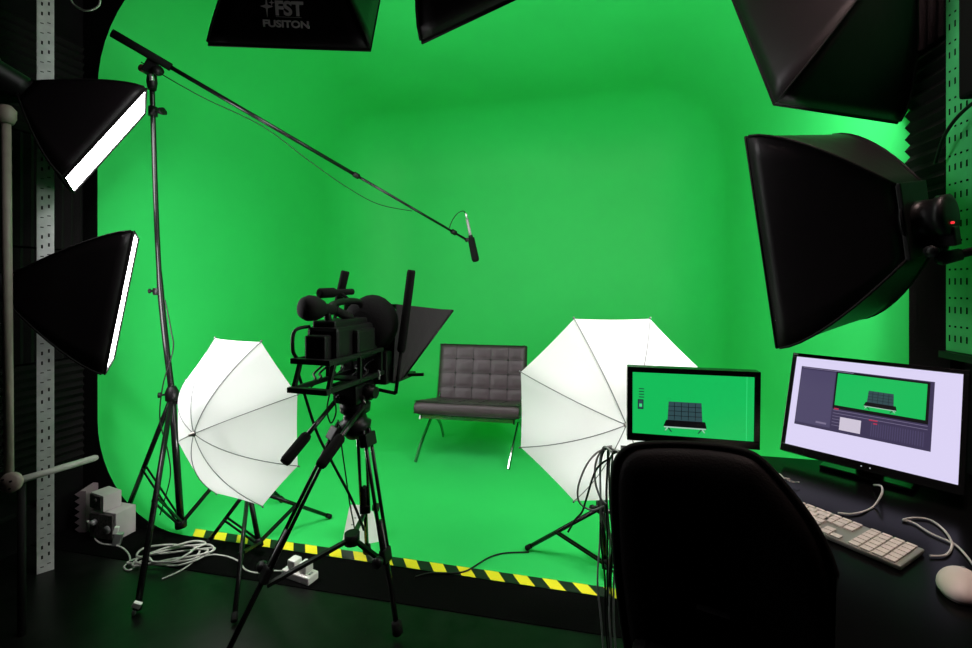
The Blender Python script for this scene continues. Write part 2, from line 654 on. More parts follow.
def light_stand(label, top, mid, hub, bottom, feet, r=.0125, legw=.010, braces=.45, front_white=None, group='light stands'):
    root = thing('light_stand', label, 'light stand', loc=(bottom[0], bottom[1], 0), group=group)
    o0 = V(root.location)
    L = lambda p: V(p) - o0
    b = B()
    b.tube([L(hub), L(bottom)], r * 1.15, 14)
    b.build('lower_pole', M['pole'], root)
    b = B()
    P = [L(hub), L(mid), L(top)] if mid else [L(hub), L(top)]
    b.tube(smoothpath(P, 10), [r * 1.0 if k < 10 else r * .8 for k in range(10 * (len(P) - 1) + 1)], 14)
    b.build('upper_pole', M['pole'], root)
    b = B()
    ax = (L(hub) - L(bottom)).normalized()
    b.lathe(L(hub), ax, [(-.035, r * 1.5), (-.03, r * 2.2), (.01, r * 2.2), (.03, r * 1.6), (.04, r * 1.2)], 16)
    b.tube([L(hub), L(hub) + V((-.035, -.02, 0))], .005, 8)
    b.lathe(L(hub) + V((-.035, -.02, 0)), (-.8, -.5, 0), [(0, .006), (.006, .014), (.018, .014), (.02, 0)], 8)
    b.build('collar', M['metal'], root)
    b = B()
    b.lathe(L(bottom), ax, [(-.012, r * 1.5), (-.012, r * 1.9), (.02, r * 1.9), (.025, r * 1.2)], 14)
    b.build('spreader_collar', M['metal'], root)
    for ft in feet:
        a = L(hub) - ax * .01
        fpt = L(ft)
        dirv = (fpt - a).normalized()
        side = dirv.cross(ax).normalized()
        b = B()
        b.tube([a + (dirv * .01), fpt - dirv * .02], legw, 10)
        lg = b.build('leg', M['pole'], root)
        b = B()
        b.lathe(fpt - dirv * .03, dirv, [(0, legw * 1.25), (.026, legw * 1.3), (.030, legw)], 10)
        b.build('rubber_foot', M['rubber'], lg)
        b = B()
        mp = a.lerp(fpt, 1 - braces)
        bt = L(bottom) + V((0, 0, .005))
        for sd in (-1, 1):
            b.bar(bt + side * sd * .012, mp + side * sd * .012, .004, .010)
        b.build('brace', M['metal'], root)
    return root


def fl(p, z=.012):
    return V((p[0], p[1], z))


# boom stand on the left
hubA = at(172, 394, 2.28)
botA = V((*at(181, 527, 2.28).xy, .06))
topA = at(152, 84, 2.26)
feetA = [fl(on(122, 526)), fl(on(137, 614)), fl(on(283, 503))]
standA = light_stand('tall black tripod stand on the left carrying the microphone boom', topA, at(159, 270, 2.27), hubA, botA, feetA, r=.014, legw=.012, group=None)
oA = V(standA.location)
b = B()
p = at(157, 291, 2.27) - oA
b.lathe(p + V((0, 0, -.02)), (0, 0, 1), [(0, .018), (.035, .018)], 12)
b.lathe(p, (-1, -.2, 0), [(.012, .006), (.028, .006), (.03, .012), (.036, .012), (.036, 0)], 10)
b.build('clamp_knob', M['metal'], standA)
b = B()
p = at(153, 112, 2.26) - oA
b.lathe(p + V((0, 0, -.02)), (0, 0, 1), [(0, .020), (.045, .020)], 12)
b.lathe(p, (1, -.2, 0), [(.012, .006), (.03, .006), (.032, .010), (.05, .018), (.062, .018), (.062, 0)], 10)
b.box(p + V((.055, -.01, 0)), (.012, .05, .02), None, None, .003)
b.build('wing_knob', M['metal'], standA)

# boom clamp head
b = B()
p = at(152, 80, 2.25) - oA
b.lathe(p + V((0, 0, -.05)), (0, 0, 1), [(0, .018), (.04, .024), (.08, .020), (.10, .012)], 12)
b.box(p + V((.0, -.01, .055)), (.05, .05, .07), Euler((0, .4, .5)), None, .006)
b.lathe(p + V((.03, -.02, .03)), (1, -.6, 0), [(0, .012), (.02, .012), (.022, .024), (.04, .024), (.04, 0)], 12)
hdA = b.build('boom_clamp', M['metal'], standA)
b = B()
b.lathe(p + V((-.028, -.03, .045)), (-.3, -1, 0), [(-.03, .018), (.006, .018), (.008, .012), (.008, 0)], 14)
o = b.build('grip_disc', M['red'], hdA)
o['label'] = 'dull red clamp disc'
# silver highlight collar under the head
b = B()
b.lathe(p + V((.014, -.018, -.012)), (0, -.3, 1), [(0, .011), (.03, .011)], 12)
o = b.build('locking_pin', M['wtip'], hdA)
o['label'] = 'silver locking pin'

# boom pole
tip = V((-.135, 3.2, 1.595))
p0 = at(112, 33, 2.13)
dirb = (tip - p0).normalized()
boom = thing('boom_pole', 'long black boom pole reaching from the left stand over the chair', 'boom pole', loc=p0)
L = lambda p: V(p) - p0
ln = (tip - p0).length
b = B()
b.tube([L(p0), dirb * .25], .020, 14)
b.build('foam_grip', M['foamgrip'], boom)
b = B()
b.tube([dirb * .22, dirb * ln * .60], .0115, 12)
b.build('outer_tube', M['pole'], boom)
b = B()
b.tube([dirb * ln * .59, dirb * ln], .0085, 12)
b.build('inner_tube', M['pole'], boom)
for q in (.595, .945):
    b = B()
    b.lathe(dirb * ln * q, dirb, [(-.02, .012), (-.018, .017), (.018, .017), (.02, .012)], 12)
    b.build('locking_ring', M['metal'], boom)
# microphone
mt = at(467, 219, 3.2)
mb = at(476, 262, 3.2)
ax = (mb - mt).normalized()
mic = thing('microphone', 'short black shotgun microphone hanging from the end of the boom', 'microphone', loc=mt)
b = B()
b.lathe((0, 0, 0), ax, [(0, .006), (.004, .011), (.17, .011), (.17, 0)], 14)
o = part(b, 'barrel', M['steel_dim'], mic, 'grey microphone barrel')
b = B()
lm = (mb - mt).length
b.lathe(ax * (lm - .18), ax, [(0, .012), (.006, .024), (.16, .027), (.176, .02), (.18, 0)], 16)
b.build('windshield', M['foamgrip'], mic)
b = B()
b.lathe(ax * -.045, ax, [(0, .005), (.008, .009), (.048, .009)], 12)
part(b, 'connector', M['wtip'], mic, 'silver cable connector')
b = B()
b.lathe(L(tip) + p0 - mt, V((.2, -1, .1)), [(-.02, .013), (.02, .013)], 10)
b.tube([tip - mt, ax * .13], .006, 8)
b.lathe(ax * .12, ax, [(0, .016), (.03, .016)], 12)
b.build('clip', M['plastic'], mic)
cable('microphone_cable', 'thin black cable sagging under the boom pole', [at(141, 62, 2.22), at(200, 96, 2.36), at(262, 126, 2.5), at(308, 160, 2.63), at(345, 186, 2.75), at(378, 204, 2.87), at(412, 211, 3.0)], .0026, M['bcable'])
cable('microphone_cable', 'thin black cable looping over the top of the microphone', [at(449, 229, 3.14), at(452, 221, 3.15), at(457, 214, 3.17), at(463, 211, 3.19), at(466, 214, 3.2)], .003, M['bcable'])
cable('stand_cable', 'thin black cable hanging beside the tall left stand', [at(165, 300, 2.25), at(171, 330, 2.24), at(173, 350, 2.24), at(163, 385, 2.22), at(160, 420, 2.22), at(168, 452, 2.22), at(170, 478, 2.22), at(160, 515, 2.22)], .003, M['bcable'])
# small tags on the front leg
b = B()
p = at(137, 610, 1.74)
b.box(p + V((0, 0, .02)), (.030, .014, .022), Euler((.2, .5, .3)), M['white'], .003)
b.box(p + V((-.012, 0, -.012)), (.012, .012, .03), Euler((.2, .2, .3)), M['wtip'], .002)
tag(b.build('cable_clip', None), 'small white clip at the foot of the tall left stand', 'clip')

# ------------------------------------------------------------------ umbrellas


def umbrella(label, c, axis, R, dep, roll, shaft, power, up=(0, 0, 1)):
    c, a = V(c), V(axis).normalized()
    y = -a                                     # local +y points from tip into the hollow side
    x = y.cross(V(up)).normalized()
    z = x.cross(y)
    m = Matrix.Identity(4)
    for r in range(3):
        m[r][0], m[r][1], m[r][2] = x[r], y[r], z[r]
        m[r][3] = c[r]
    root = thing('photo_umbrella', label, 'umbrella', mw=m, group='white studio umbrellas')

    def prof(rho):
        return -dep * (1 - rho ** 2.0)          # y of canopy; rim at y=0, tip at y=-dep
    b = B()
    nseg, per, nr = 8, 6, 12
    rows = []
    tipv = b.bm.verts.new((0, -dep, 0))
    for i in range(1, nr + 1):
        rho = i / nr
        row = []
        for q in range(nseg * per):
            th = roll + q / per * (2 * PI / nseg)
            loc = (q % per) / per * (2 * PI / nseg) - PI / nseg
            k = math.cos(PI / nseg) / math.cos(loc)
            k = 1 - (1 - k) * 1.12 * (rho ** .5)
            r = R * rho * k
            yy = prof(rho)
            row.append(b.bm.verts.new((r * math.sin(th), yy, r * math.cos(th))))
        rows.append(row)
    for q in range(nseg * per):
        f = b.bm.faces.new((tipv, rows[0][q], rows[0][(q + 1) % (nseg * per)]))
        f.smooth = True
    for r0, r1 in zip(rows, rows[1:]):
        for q in range(nseg * per):
            q2 = (q + 1) % (nseg * per)
            f = b.bm.faces.new((r0[q], r1[q], r1[q2], r0[q2]))
            f.smooth = True
    b.build('canopy', M['umb'], root)
    for q in range(nseg):
        th = roll + q * 2 * PI / nseg
        d = V((math.sin(th), 0, math.cos(th)))
        b = B()
        b.tube([d * (R * t / 12) + V((0, prof(t / 12) - .0005, 0)) for t in range(0, 13)], .0019, 6)
        b.tube([d * (R * 1.0) + V((0, 0, 0)), d * (R * 1.02) + V((0, .002, 0))], .004, 6)
        b.tube([d * (R * .5) + V((0, prof(.5) + .002, 0)), V((0, -.02, 0))], .0016, 6)
        b.build('rib', M['rib'], root)
    b = B()
    b.tube([(0, -dep - .022, 0), (0, shaft, 0)], .0042, 10)
    b.lathe((0, -dep - .022, 0), (0, 1, 0), [(0, 0), (.002, .006), (.02, .008), (.024, .012)], 12)
    b.lathe((0, -.03, 0), (0, 1, 0), [(0, .010), (.03, .010)], 12)
    b.build('shaft', M['alu'], root)
    return root, m


def umb_lamp(label, m, shaft, power):
    """bulb and holder on the hollow side, aimed into the canopy"""
    root = thing('studio_lamp', label, 'lamp', mw=m @ Matrix.Translation((0, shaft, -.03)), group='lamps behind the umbrellas')
    b = B()
    b.lathe((0, -.02, -.03), (0, 1, 0), [(0, .045), (.01, .05), (.02, .034), (.10, .034), (.11, 0)], 18)
    b.box((0, .03, -.075), (.03, .05, .05), None, None, .005)
    b.build('lamp_holder', M['plastic'], root)
    b = B()
    b.lathe((0, -.02, -.03), (0, -1, 0), [(0, .016), (.03, .022), (.055, .036), (.08, .036), (.10, .022), (.108, 0)], 16)
    o = part(b, 'bulb', mat('lit_bulb', (.9, .9, .9), .5, emit=(1, .97, .95), es=power), root, 'glowing white bulb')
    return root


cL = at(238, 420, 2.04)
aL = V((-.42, -.95, -.01))
uL, mL = umbrella('white umbrella seen side-on in front of the left stand, ribs meeting at its left', cL, aL, .392, .20, PI / 8, .26, 1)
lampL = umb_lamp('bulb holder hidden behind the left white umbrella', mL, .16, 140)
cR = at(612, 410, 1.88)
aR = V((-.012, -.98, .0))
uR, mR = umbrella('white umbrella facing the camera behind the small screen', cR, aR, .412, .20, PI / 8, .26, 1)
lampR = umb_lamp('bulb holder hidden behind the right white umbrella', mR, .14, 145)

# their stands
topL = mL @ V((0, .20, -.10))
hubL = at(248, 486, 2.17)
botL = V((*at(259, 549, 2.13).xy, .05))
light_stand('low black tripod stand under the left white umbrella', topL, None, hubL, botL, [fl(on(207, 546)), fl(on(234, 625)), fl(on(331, 519))], r=.010, legw=.0095, group=None)
topR = mR @ V((0, .18, -.10))
hubR = at(601, 505, 2.02)
botR = V((*at(606, 566, 1.95).xy, .06))
light_stand('black tripod stand under the right umbrella with one leg spread to the left', topR, None, hubR, botR, [fl(on(526, 551)), fl(on(700, 560)), fl(on(640, 640))], r=.010, legw=.0095, braces=.42, group=None)

# ------------------------------------------------------------------ lounge chair
ch = thing('lounge_chair', 'low tufted dark leather lounge chair with crossed metal legs on the green floor', 'chair', loc=(-.082, 3.42, .004), rotz=-.19)
hw = .375


def cushion(nx, ny, w, l, t, tuft=.008):
    """padded cushion in its own plane: x across, y along, z thickness"""
    b = B()
    NX, NY = nx * 6, ny * 6

    def pf(u, v, top):
        x, y = (u - .5) * w, (v - .5) * l
        e = min(u, 1 - u) * w
        g = min(v, 1 - v) * l
        rd = .018
        edge = 1.0
        for q in (e, g):
            if q < rd:
                edge *= math.sqrt(max(0, 1 - ((rd - q) / rd) ** 2))
        pu, pv = (u * nx) % 1, (v * ny) % 1
        su, sv = abs(math.sin(PI * u * nx)), abs(math.sin(PI * v * ny))
        puff = (su ** .28) * (sv ** .28)
        z = t / 2 * (.72 + .28 * edge) - (tuft * (1 - puff) if top else 0)
        return V((x, y, z if top else -z))
    b.grid(lambda u, v: pf(u, v, True), NX, NY)
    b.grid(lambda u, v: pf(u, v, False), NX, NY, flip=True)
    # sides
    for (f, fl_) in ((lambda u, v: pf(u, 0, True).lerp(pf(u, 0, False), v), 0), (lambda u, v: pf(u, 1, True).lerp(pf(u, 1, False), v), 1)):
        b.grid(lambda u, v, f=f: f(u, v) + V((0, (1 if fl_ else -1) * .006 * math.sin(PI * v), 0)), NX, 3, flip=bool(fl_))
    for (f, fl_) in ((lambda u, v: pf(0, u, True).lerp(pf(0, u, False), v), 1), (lambda u, v: pf(1, u, True).lerp(pf(1, u, False), v), 0)):
        b.grid(lambda u, v, f=f: f(u, v) + V(((1 if not fl_ else -1) * .006 * math.sin(PI * v), 0, 0)), NY, 3, flip=bool(fl_))
    return b


def place(o, loc, rx):
    o.location = loc
    o.rotation_euler = (rx, 0, 0)


def piping(w, l, t, nx, ny):
    b = B()
    for z in (t / 2 * .8, -t / 2 * .8):
        r = .0035
        x, y = w / 2 + .001, l / 2 + .001
        b.tube([(-x, -y, z), (x, -y, z), (x, y, z), (-x, y, z)], r, 6, close=True)
    for i in range(1, nx):
        b.tube([((i / nx - .5) * w, (k / 20 - .5) * l * .97, t / 2 - .0075) for k in range(21)], .0022, 5)
    for j in range(1, ny):
        b.tube([((k / 20 - .5) * w * .97, (j / ny - .5) * l, t / 2 - .0075) for k in range(21)], .0022, 5)
    for i in range(1, nx):
        for j in range(1, ny):
            b.lathe(((i / nx - .5) * w, (j / ny - .5) * l, t / 2 - .008), (0, 0, 1), [(0, .009), (.003, .008), (.005, 0)], 8)
    return b


ST, SL = .10, .56
seat = cushion(5, 4, .74, SL, ST).build('seat_cushion', M['leather'], ch, weld=True)
place(seat, (0, -.045, .355), -.20)
pp = piping(.74, SL, ST, 5, 4).build('piping', M['leather_seam'], seat)
BL_ = .46
back = cushion(5, 4, .72, BL_, .085).build('back_cushion', M['leather'], ch, weld=True)
tilt = math.radians(76)
place(back, (0, .265, .545), tilt)
pp = piping(.72, BL_, .085, 5, 4).build('piping', M['leather_seam'], back)
for sx in (-1, 1):
    b = B()

    def flat(P, w=.028, t=.010):
        Q = smoothpath(P, 8)
        for k in range(len(Q) - 1):
            d = (Q[k + 1] - Q[k]).normalized() * .0015
            b.bar(Q[k] - d, Q[k + 1] + d, w if False else t, w)
    x = sx * .335
    flat([(x, .355, .77), (x, .27, .50), (x, .12, .31), (x - .005, -.06, .235), (x - .02, -.20, .13), (x - .04, -.28, .007)])
    b.build('back_leg' if False else 'leg', M['chrome'], ch)
    b = B()
    flat([(x, -.30, .335), (x, -.12, .30), (x, .05, .245), (x, .20, .14), (x, .29, .007)])
    b.build('leg', M['chrome'], ch)
for y_, z_ in ((-.29, .338), (.22, .255), (.35, .75)):
    b = B()
    b.bar((-.335, y_, z_), (.335, y_, z_), .012, .024)
    b.build('cross_bar', M['chrome'], ch)
b = B()
for k in range(8):
    x = -.30 + k * .6 / 7
    b.bar((x, -.295, .350), (x, .22, .268), .036, .004)
b.build('leather_strap', M['leather_seam'], ch)

# ------------------------------------------------------------------ camera on its tripod
O = V((-.50, 1.68, 0))
fw = V((.30, .954, 0)).normalized()
sd = V((fw.y, -fw.x, 0))


def rig(a, bb, z):
    return O + fw * a + sd * bb + V((0, 0, z))


rigR = Matrix((sd, fw, V((0, 0, 1)))).transposed()          # local x = side, y = forward, z = up
tri = thing('video_tripod', 'big black video tripod with two pan handles under the camera rig', 'tripod', loc=(-.50, 1.70, 0))
o0 = V(tri.location)
L = lambda p: V(p) - o0
hubT = rig(.02, 0, .74)
b = B()
b.lathe(L(rig(.02, 0, .70)), (0, 0, 1), [(0, .030), (.03, .055), (.06, .06), (.07, .045), (.09, .04), (.10, .055), (.13, .058), (.14, .04)], 20)
b.box(L(rig(.02, 0, .875)), (.10, .14, .07), rigR, None, .010)
b.box(L(rig(.02, 0, .915)), (.07, .20, .012), rigR, None, .003)
b.lathe(L(rig(.02, .05, .875)), sd, [(0, .030), (.02, .030), (.025, .022), (.04, .022)], 16)
b.lathe(L(rig(.02, -.05, .875)), -sd, [(0, .030), (.02, .030), (.025, .022), (.04, .022)], 16)
head = b.build('fluid_head', M['metal'], tri)
for (pa, pb, g) in ((at(337, 399, 1.62), at(284, 463, 1.44), .42), (at(364, 405, 1.60), at(320, 466, 1.40), .45)):
    b = B()
    b.tube([L(pa), L(pb)], .0085, 10)
    b.tube([L(pa), L(rig(.02, -.04 if pa.x < -.5 else .03, .875))], .0085, 10)
    hh = b.build('pan_handle', M['pole'], tri)
    b = B()
    q = pa.lerp(pb, 1 - g)
    d = (pb - pa).normalized()
    b.tube([L(q), L(q + d * .01), L(pb - d * .01), L(pb)], [.014, .0185, .0185, .015], 12)
    b.build('rubber_grip', M['foamgrip'], hh)
# legs: each of two tubes above, one below
footL = fl(on(212, 690), .02)
footR = fl(on(398, 640), .02)
footB = fl(on(367, 556), .02)
for k, (ft, shp) in enumerate(((footL, L(hubT) + V((-.05, -.02, .02))), (footR, L(hubT) + V((.05, -.03, .0))), (footB, L(hubT) + V((.01, .05, 0))))):
    fpt = L(ft)
    d = (fpt - shp).normalized()
    s_ = d.cross(V((0, 0, 1))).normalized()
    ln_ = (fpt - shp).length
    b = B()
    for q in (-1, 1):
        b.tube([shp + s_ * q * .016, shp + d * ln_ * .62 + s_ * q * .016], .0068, 10)
    lg = b.build('leg', M['pole'], tri)
    b = B()
    b.tube([shp + d * ln_ * .45, fpt - d * .03], .0095, 10)
    b.build('leg_extension', M['pole'], lg)
    b = B()
    b.box(shp + d * ln_ * .62, (.046, .05, .024), d.to_track_quat('Y', 'Z').to_matrix(), None, .006)
    b.lathe(shp + d * ln_ * .62 + s_ * .03, s_, [(0, .012), (.012, .018), (.03, .018), (.03, 0)], 10)
    b.build('leg_clamp', M['metal'], lg)
    b = B()
    b.box(shp + d * ln_ * .05, (.06, .05, .035), d.to_track_quat('Y', 'Z').to_matrix(), None, .006)
    b.build('leg_hinge', M['metal'], lg)
    b = B()
    b.lathe(fpt - d * .05, d, [(0, .010), (.008, .018), (.045, .020), (.052, .012)], 12)
    b.build('rubber_foot', M['rubber'], lg)
# spreader
cT = V((0, -.02, .33))
b = B()
b.lathe(cT, (0, 0, 1), [(-.02, .028), (.02, .028)], 14)
for ft in (footL, footR, footB):
    b.bar(cT, L(hubT).lerp(L(ft), .66), .016, .012)
b.build('spreader', M['metal'], tri)
# long dark strap / rod crossing behind the legs
cable('hanging_strap', 'narrow black strap hanging diagonally from the camera rig to the tripod leg', [at(298, 372, 1.50), at(316, 430, 1.60), at(332, 462, 1.66), at(352, 500, 1.70), at(364, 530, 1.74)], .005, M['bcable'], cat='strap')
cable('camera_cable', 'thin black cable dangling in a loop under the camera rig', [at(330, 392, 1.6), at(327, 410, 1.6), at(331, 423, 1.6), at(336, 412, 1.6), at(334, 395, 1.6)], .0028, M['bcable'])
cable('camera_cable', 'thin black cable running down to the papers beside the tripod', [at(338, 420, 1.72), at(345, 470, 1.8), at(352, 515, 1.88), at(362, 548, 1.96), at(390, 556, 2.05)], .003, M['bcable'])

RIGM = Matrix.Translation(O) @ rigR.to_4x4()
cam_r = thing('camera_rig', 'black video camera with long side rods and a cloth prompter hood, mounted on the tripod', 'camera', mw=Matrix.Translation(O) @ rigR.to_4x4())


def rbox(b, x, y, z, dx, dy, dz, bev=.006, rx=0, ry=0, rz=0):
    b.box((x, y, z), (dx, dy, dz), Euler((rx, ry, rz)), None, bev)


# local: x = side (right +), y = forward, z = height above floor
rigparts0 = set(cam_r.children)
b = B()
rbox(b, -.02, -.08, 1.035, .12, .26, .13, .014)
rbox(b, -.02, -.10, 1.105, .09, .20, .03, .008)
rbox(b, .045, -.06, 1.04, .03, .12, .09, .012)
b.lathe((-.02, .05, 1.04), (0, 1, 0), [(0, .058), (.03, .062), (.05, .052), (.07, .060), (.10, .060), (.11, .05)], 24)
rbox(b, -.02, -.22, 1.03, .08, .05, .09, .008)
body = b.build('camera_body', M['plastic'], cam_r)
b = B()
b.tube(smoothpath([(-.02, -.17, 1.11), (-.02, -.175, 1.155), (-.02, -.12, 1.178), (-.02, .0, 1.178), (-.02, .03, 1.15), (-.02, .035, 1.11)], 6), .012, 10)
b.build('carry_handle', M['plastic'], body)
b = B()
b.lathe((-.015, -.15, 1.155), V((-.28, -1, .10)), [(0, .018), (.04, .020), (.05, .030), (.075, .041), (.10, .043), (.12, .034), (.125, .024), (.125, 0)], 22)
b.tube([(-.015, -.15, 1.155), (-.01, -.06, 1.12)], .016, 10)
b.build('viewfinder', M['rubber'], body)
b = B()
b.lathe((-.07, -.10, 1.212), (.12, 1, .02), [(-.05, .012), (-.045, .018), (.02, .018), (.03, .012), (.12, .012), (.13, .0)], 14)
b.tube([(-.06, -.05, 1.212), (-.03, -.03, 1.18)], .006, 8)
b.build('top_microphone', M['foamgrip'], body)
b = B()
for k in range(5):
    rbox(b, -.083, -.16 + k * .035, 1.02 + (k % 2) * .03, .008, .018, .014, .002)
b.lathe((-.08, -.02, 1.05), (-1, 0, 0), [(0, .016), (.012, .016), (.012, 0)], 12)
b.build('control_button', M['rubber'], body)
b = B()
b.grid(lambda u, v: V((-.13 - .10 * u + .0, .0 + .03 * u, 1.075 + .055 * v)), 1, 1)
# rig frame: upper and lower rails with upright posts
b = B()
for z, a0, a1 in ((.995, -.27, .05), (.905, -.285, .22)):
    for x in (-.075, .055):
        b.bar((x, a0, z), (x, a1, z), .016, .016, None, .003)
    b.bar((-.085, a0, z), (.065, a0, z), .022, .018, None, .003)
    b.bar((-.085, -.08, z), (.065, -.08, z), .06, .008, None, .002)
for x in (-.075, .055):
    b.bar((x, -.275, .905), (x, -.24, .998), .012, .012)
    b.bar((x, -.10, .905), (x, -.10, .998), .012, .012)
    b.bar((x, .04, .905), (x, .04, .998), .012, .012)
b.bar((-.01, .0, .892), (-.01, .30, .892), .10, .014, None, .003)
b.build('rig_frame', M['metal'], cam_r)
b = B()
b.tube(smoothpath([(-.085, -.25, 1.0), (-.088, -.265, 1.03), (-.088, -.255, 1.09), (-.075, -.20, 1.10)], 5), .006, 8)
b.build('cable_loop', M['bcable'], cam_r)
for o in cam_r.children:
    o.location = (.03, .02, .035)
for (p0_, p1_) in ((at(338, 304, 1.80), at(345.5, 271, 1.80)), (at(401, 352, 1.73), at(411.5, 270, 1.73))):
    inv = (Matrix.Translation(O) @ rigR.to_4x4()).inverted()
    a, c = inv @ p0_, inv @ p1_
    b = B()
    lo = a - (c - a).normalized() * .16
    b.tube([lo, a], .007, 10)
    b.tube([a, a + (c - a) * .03, c - (c - a) * .03, c], [.012, .0165, .0165, .014], 14)
    b.tube([lo, (lo.x * .3, lo.y, lo.z + .01)], .007, 8)
    b.build('side_handle', M['foamgrip'], cam_r)
# prompter hood
b = B()
rb = [(-.125, .13, 1.20), (.115, .13, 1.20), (.115, .10, .90), (-.125, .10, .90)]
fr = [(-.20, .39, 1.17), (.262, .36, 1.165), (.125, .17, .905), (-.15, .17, .905)]
for k in range(4):
    k2 = (k + 1) % 4
    b.grid(lambda u, v, k=k, k2=k2: V(rb[k]).lerp(V(rb[k2]), u).lerp(V(fr[k]).lerp(V(fr[k2]), u), v), 4, 4, smooth=False)
hood = b.build('prompter_hood', M['hood'], cam_r, weld=True)
hood['label'] = 'charcoal cloth hood'
mo = hood.modifiers.new('t', 'SOLIDIFY')
mo.thickness = .004
b = B()
for k in range(4):
    b.tube([fr[k], fr[(k + 1) % 4]], .004, 6)
b.build('hood_edge', M['metal'], hood)
b = B()
b.grid(lambda u, v: V((-.13 + .26 * u, .15 + .17 * v, .90 + .25 * v)), 1, 1)
b.build('beam_splitter_glass', M['glass_pr'], cam_r)
b = B()
# prompter shroud around lens, draped round shape above body
b.lathe((.02, .08, 1.125), (0, 1, 0), [(-.05, .05), (-.03, .095), (.03, .112), (.06, .10)], 24)
b.build('lens_shroud', M['foamgrip'], cam_r)
b = B()
rbox(b, .0, .22, .895, .22, .18, .018, .004)
rbox(b, -.0, .10, .955, .20, .05, .13, .01)
b.bar((.10, .24, .90), (.17, .26, .902), .012, .012)
b.bar((.09, .15, .90), (.13, .12, .91), .008, .02)
b.build('prompter_tray', M['metal'], cam_r)
b = B()
inv = (Matrix.Translation(O) @ rigR.to_4x4()).inverted()
b.box(inv @ at(379, 375, 1.66), (.008, .004, .035), None, None, .002)
o = b.build('metal_catch', M['wtip'], cam_r)
o['label'] = 'small bright metal catch'
b = B()
for k in range(9):
    random.seed(k)
    x = random.uniform(-.11, .06)
    y = random.uniform(-.2, .05)
    b.tube(smoothpath([(x, y, .925), (x + .02, y + .03, .94 + .02 * random.random()), (x - .01, y + .06, .96), (x + .015, y + .08, .99)], 4), .004, 6)
b.build('cable_bunch', M['bcable'], cam_r)

# papers on the green floor
for k, (px, py, rz, lab) in enumerate(((357, 531, .5, 'white sheet of paper leaning forward on the green floor behind the tripod legs'), (371, 537, .15, 'white sheet of paper half tucked behind the right tripod leg'))):
    pass
pc = thing('paper_sign', 'folded white paper sheet standing on the green floor behind the tripod', 'paper', loc=(*on(362, 541).xy, .005), rotz=.25)
for nm, q in (('front_leaf', [(-.095, -.01, 0), (.0, -.045, 0), (.0, .03, .16), (-.06, .04, .165)]), ('rear_leaf', [(0, -.045, 0), (.085, -.035, 0), (.055, .03, .12), (0, .03, .16)])):
    b = B()
    b.face(q)
    o = b.build(nm, M['paper'], pc)
    mo = o.modifiers.new('t', 'SOLIDIFY')
    mo.thickness = .0008
b = B()
for k in range(3):
    b.box((-.045, -.004 + k * .012, .05 + k * .028), (.034, .002, .005), Euler((-.3, 0, -.3)))
b.build('printed_mark', M['ink'], pc)

# ------------------------------------------------------------------ power strip and cables on the floor
pst = thing('power_strip', 'white two-socket power strip with two plugs on the black floor', 'power strip', loc=(*on(300, 578).xy, 0), rotz=-.42)
b = B()
b.box((0, 0, .018), (.155, .060, .034), None, None, .006)
b.build('housing', M['white'], pst)
for x in (-.035, .03):
    b = B()
    b.box((x, .004, .056), (.044, .044, .040), None, None, .007)
    pl_ = b.build('plug', M['white'], pst)
for x, in ((.063,),):
    b = B()
    b.box((x, 0, .0365), (.010, .018, .004), None, None, .001)
    part(b, 'switch', M['gcable'], pst, 'grey rocker switch')


def fp(px, py, z=.004):
    return on(px, py, z)


cable('extension_cable', 'white cable running from the power strip to the coil on the black floor', [fp(284, 571), fp(270, 571), fp(258, 573), fp(246, 570), fp(238, 561), fp(225, 556), fp(210, 555), fp(196, 560), fp(188, 566), fp(178, 572), fp(162, 579)], .0035, M['wcable'])
coilP = []
for k in range(44):
    a = k / 44 * 2 * PI * 4.4
    rr = .11 + .03 * math.sin(k * 1.7)
    c0 = on(172 + 3 * math.sin(k * .9), 560, 0)
    coilP.append((c0.x + rr * 1.25 * math.cos(a), c0.y + rr * .62 * math.sin(a + .3) + .01 * math.sin(k), .006 + .0009 * k + .003 * math.sin(k * 2.3)))
cable('coiled_cable', 'loose tangle of white cable on the black floor beside the tall left stand', coilP, .0042, M['wcable'], n=6)
cable('extension_cable', 'white cable curving from the grey boxes to the tangle of cable', [at(88, 521, 2.2), on(91, 533, .01), fp(100, 543), fp(118, 546), fp(127, 552), fp(130, 560), fp(124, 567), fp(130, 570), fp(141, 561), fp(152, 560)], .0038, M['wcable'])
cable('floor_cable', 'thin black cable crossing the striped tape from the right umbrella stand', [on(529, 552, .01), on(505, 553, .008), on(490, 557, .010), on(478, 564, .010), on(466, 571, .010), on(452, 573, .010), fp(430, 573, .012), fp(415, 577, .005)], .0035, M['bcable'])

# boxes by the left wall
gb = thing('speaker_box', 'larger grey box with dark speckled front on the floor by the left wall', 'box', loc=(*on(103, 541).xy, 0), rotz=-.25)
b = B()
b.box((-.012, .06, .070), (.165, .10, .140), None, None, .004)
b.build('case', M['boxgrey'], gb)
b = B()
b.box((-.016, .006, .070), (.15, .012, .122), None, None, .003)
b.build('front_panel', M['boxdark'], gb)
b = B()
b.lathe((-.05, 0, .09), (0, -1, 0), [(0, .014), (.02, .014), (.024, 0)], 14)
b.lathe((.03, 0, .06), (0, -1, 0), [(0, .02), (.006, .02), (.006, 0)], 14)
b.build('knob', M['steel_dim'], gb)
sb = thing('small_box', 'small pale grey box stacked on the larger box by the left wall', 'box', loc=(gb.location.x - .035, gb.location.y + .060, .141), rotz=-.42)
b = B()
b.box((0, 0, .041), (.115, .08, .080), None, None, .003)
b.build('case', M['boxgrey'], sb)
b = B()
b.box((-.008, -.040, .041), (.095, .008, .068), None, None, .002)
b.lathe((-.0, -.043, .052), (0, -1, 0), [(0, .011), (.006, .009), (.006, 0)], 12)
b.build('front_panel', M['boxdark'], sb)
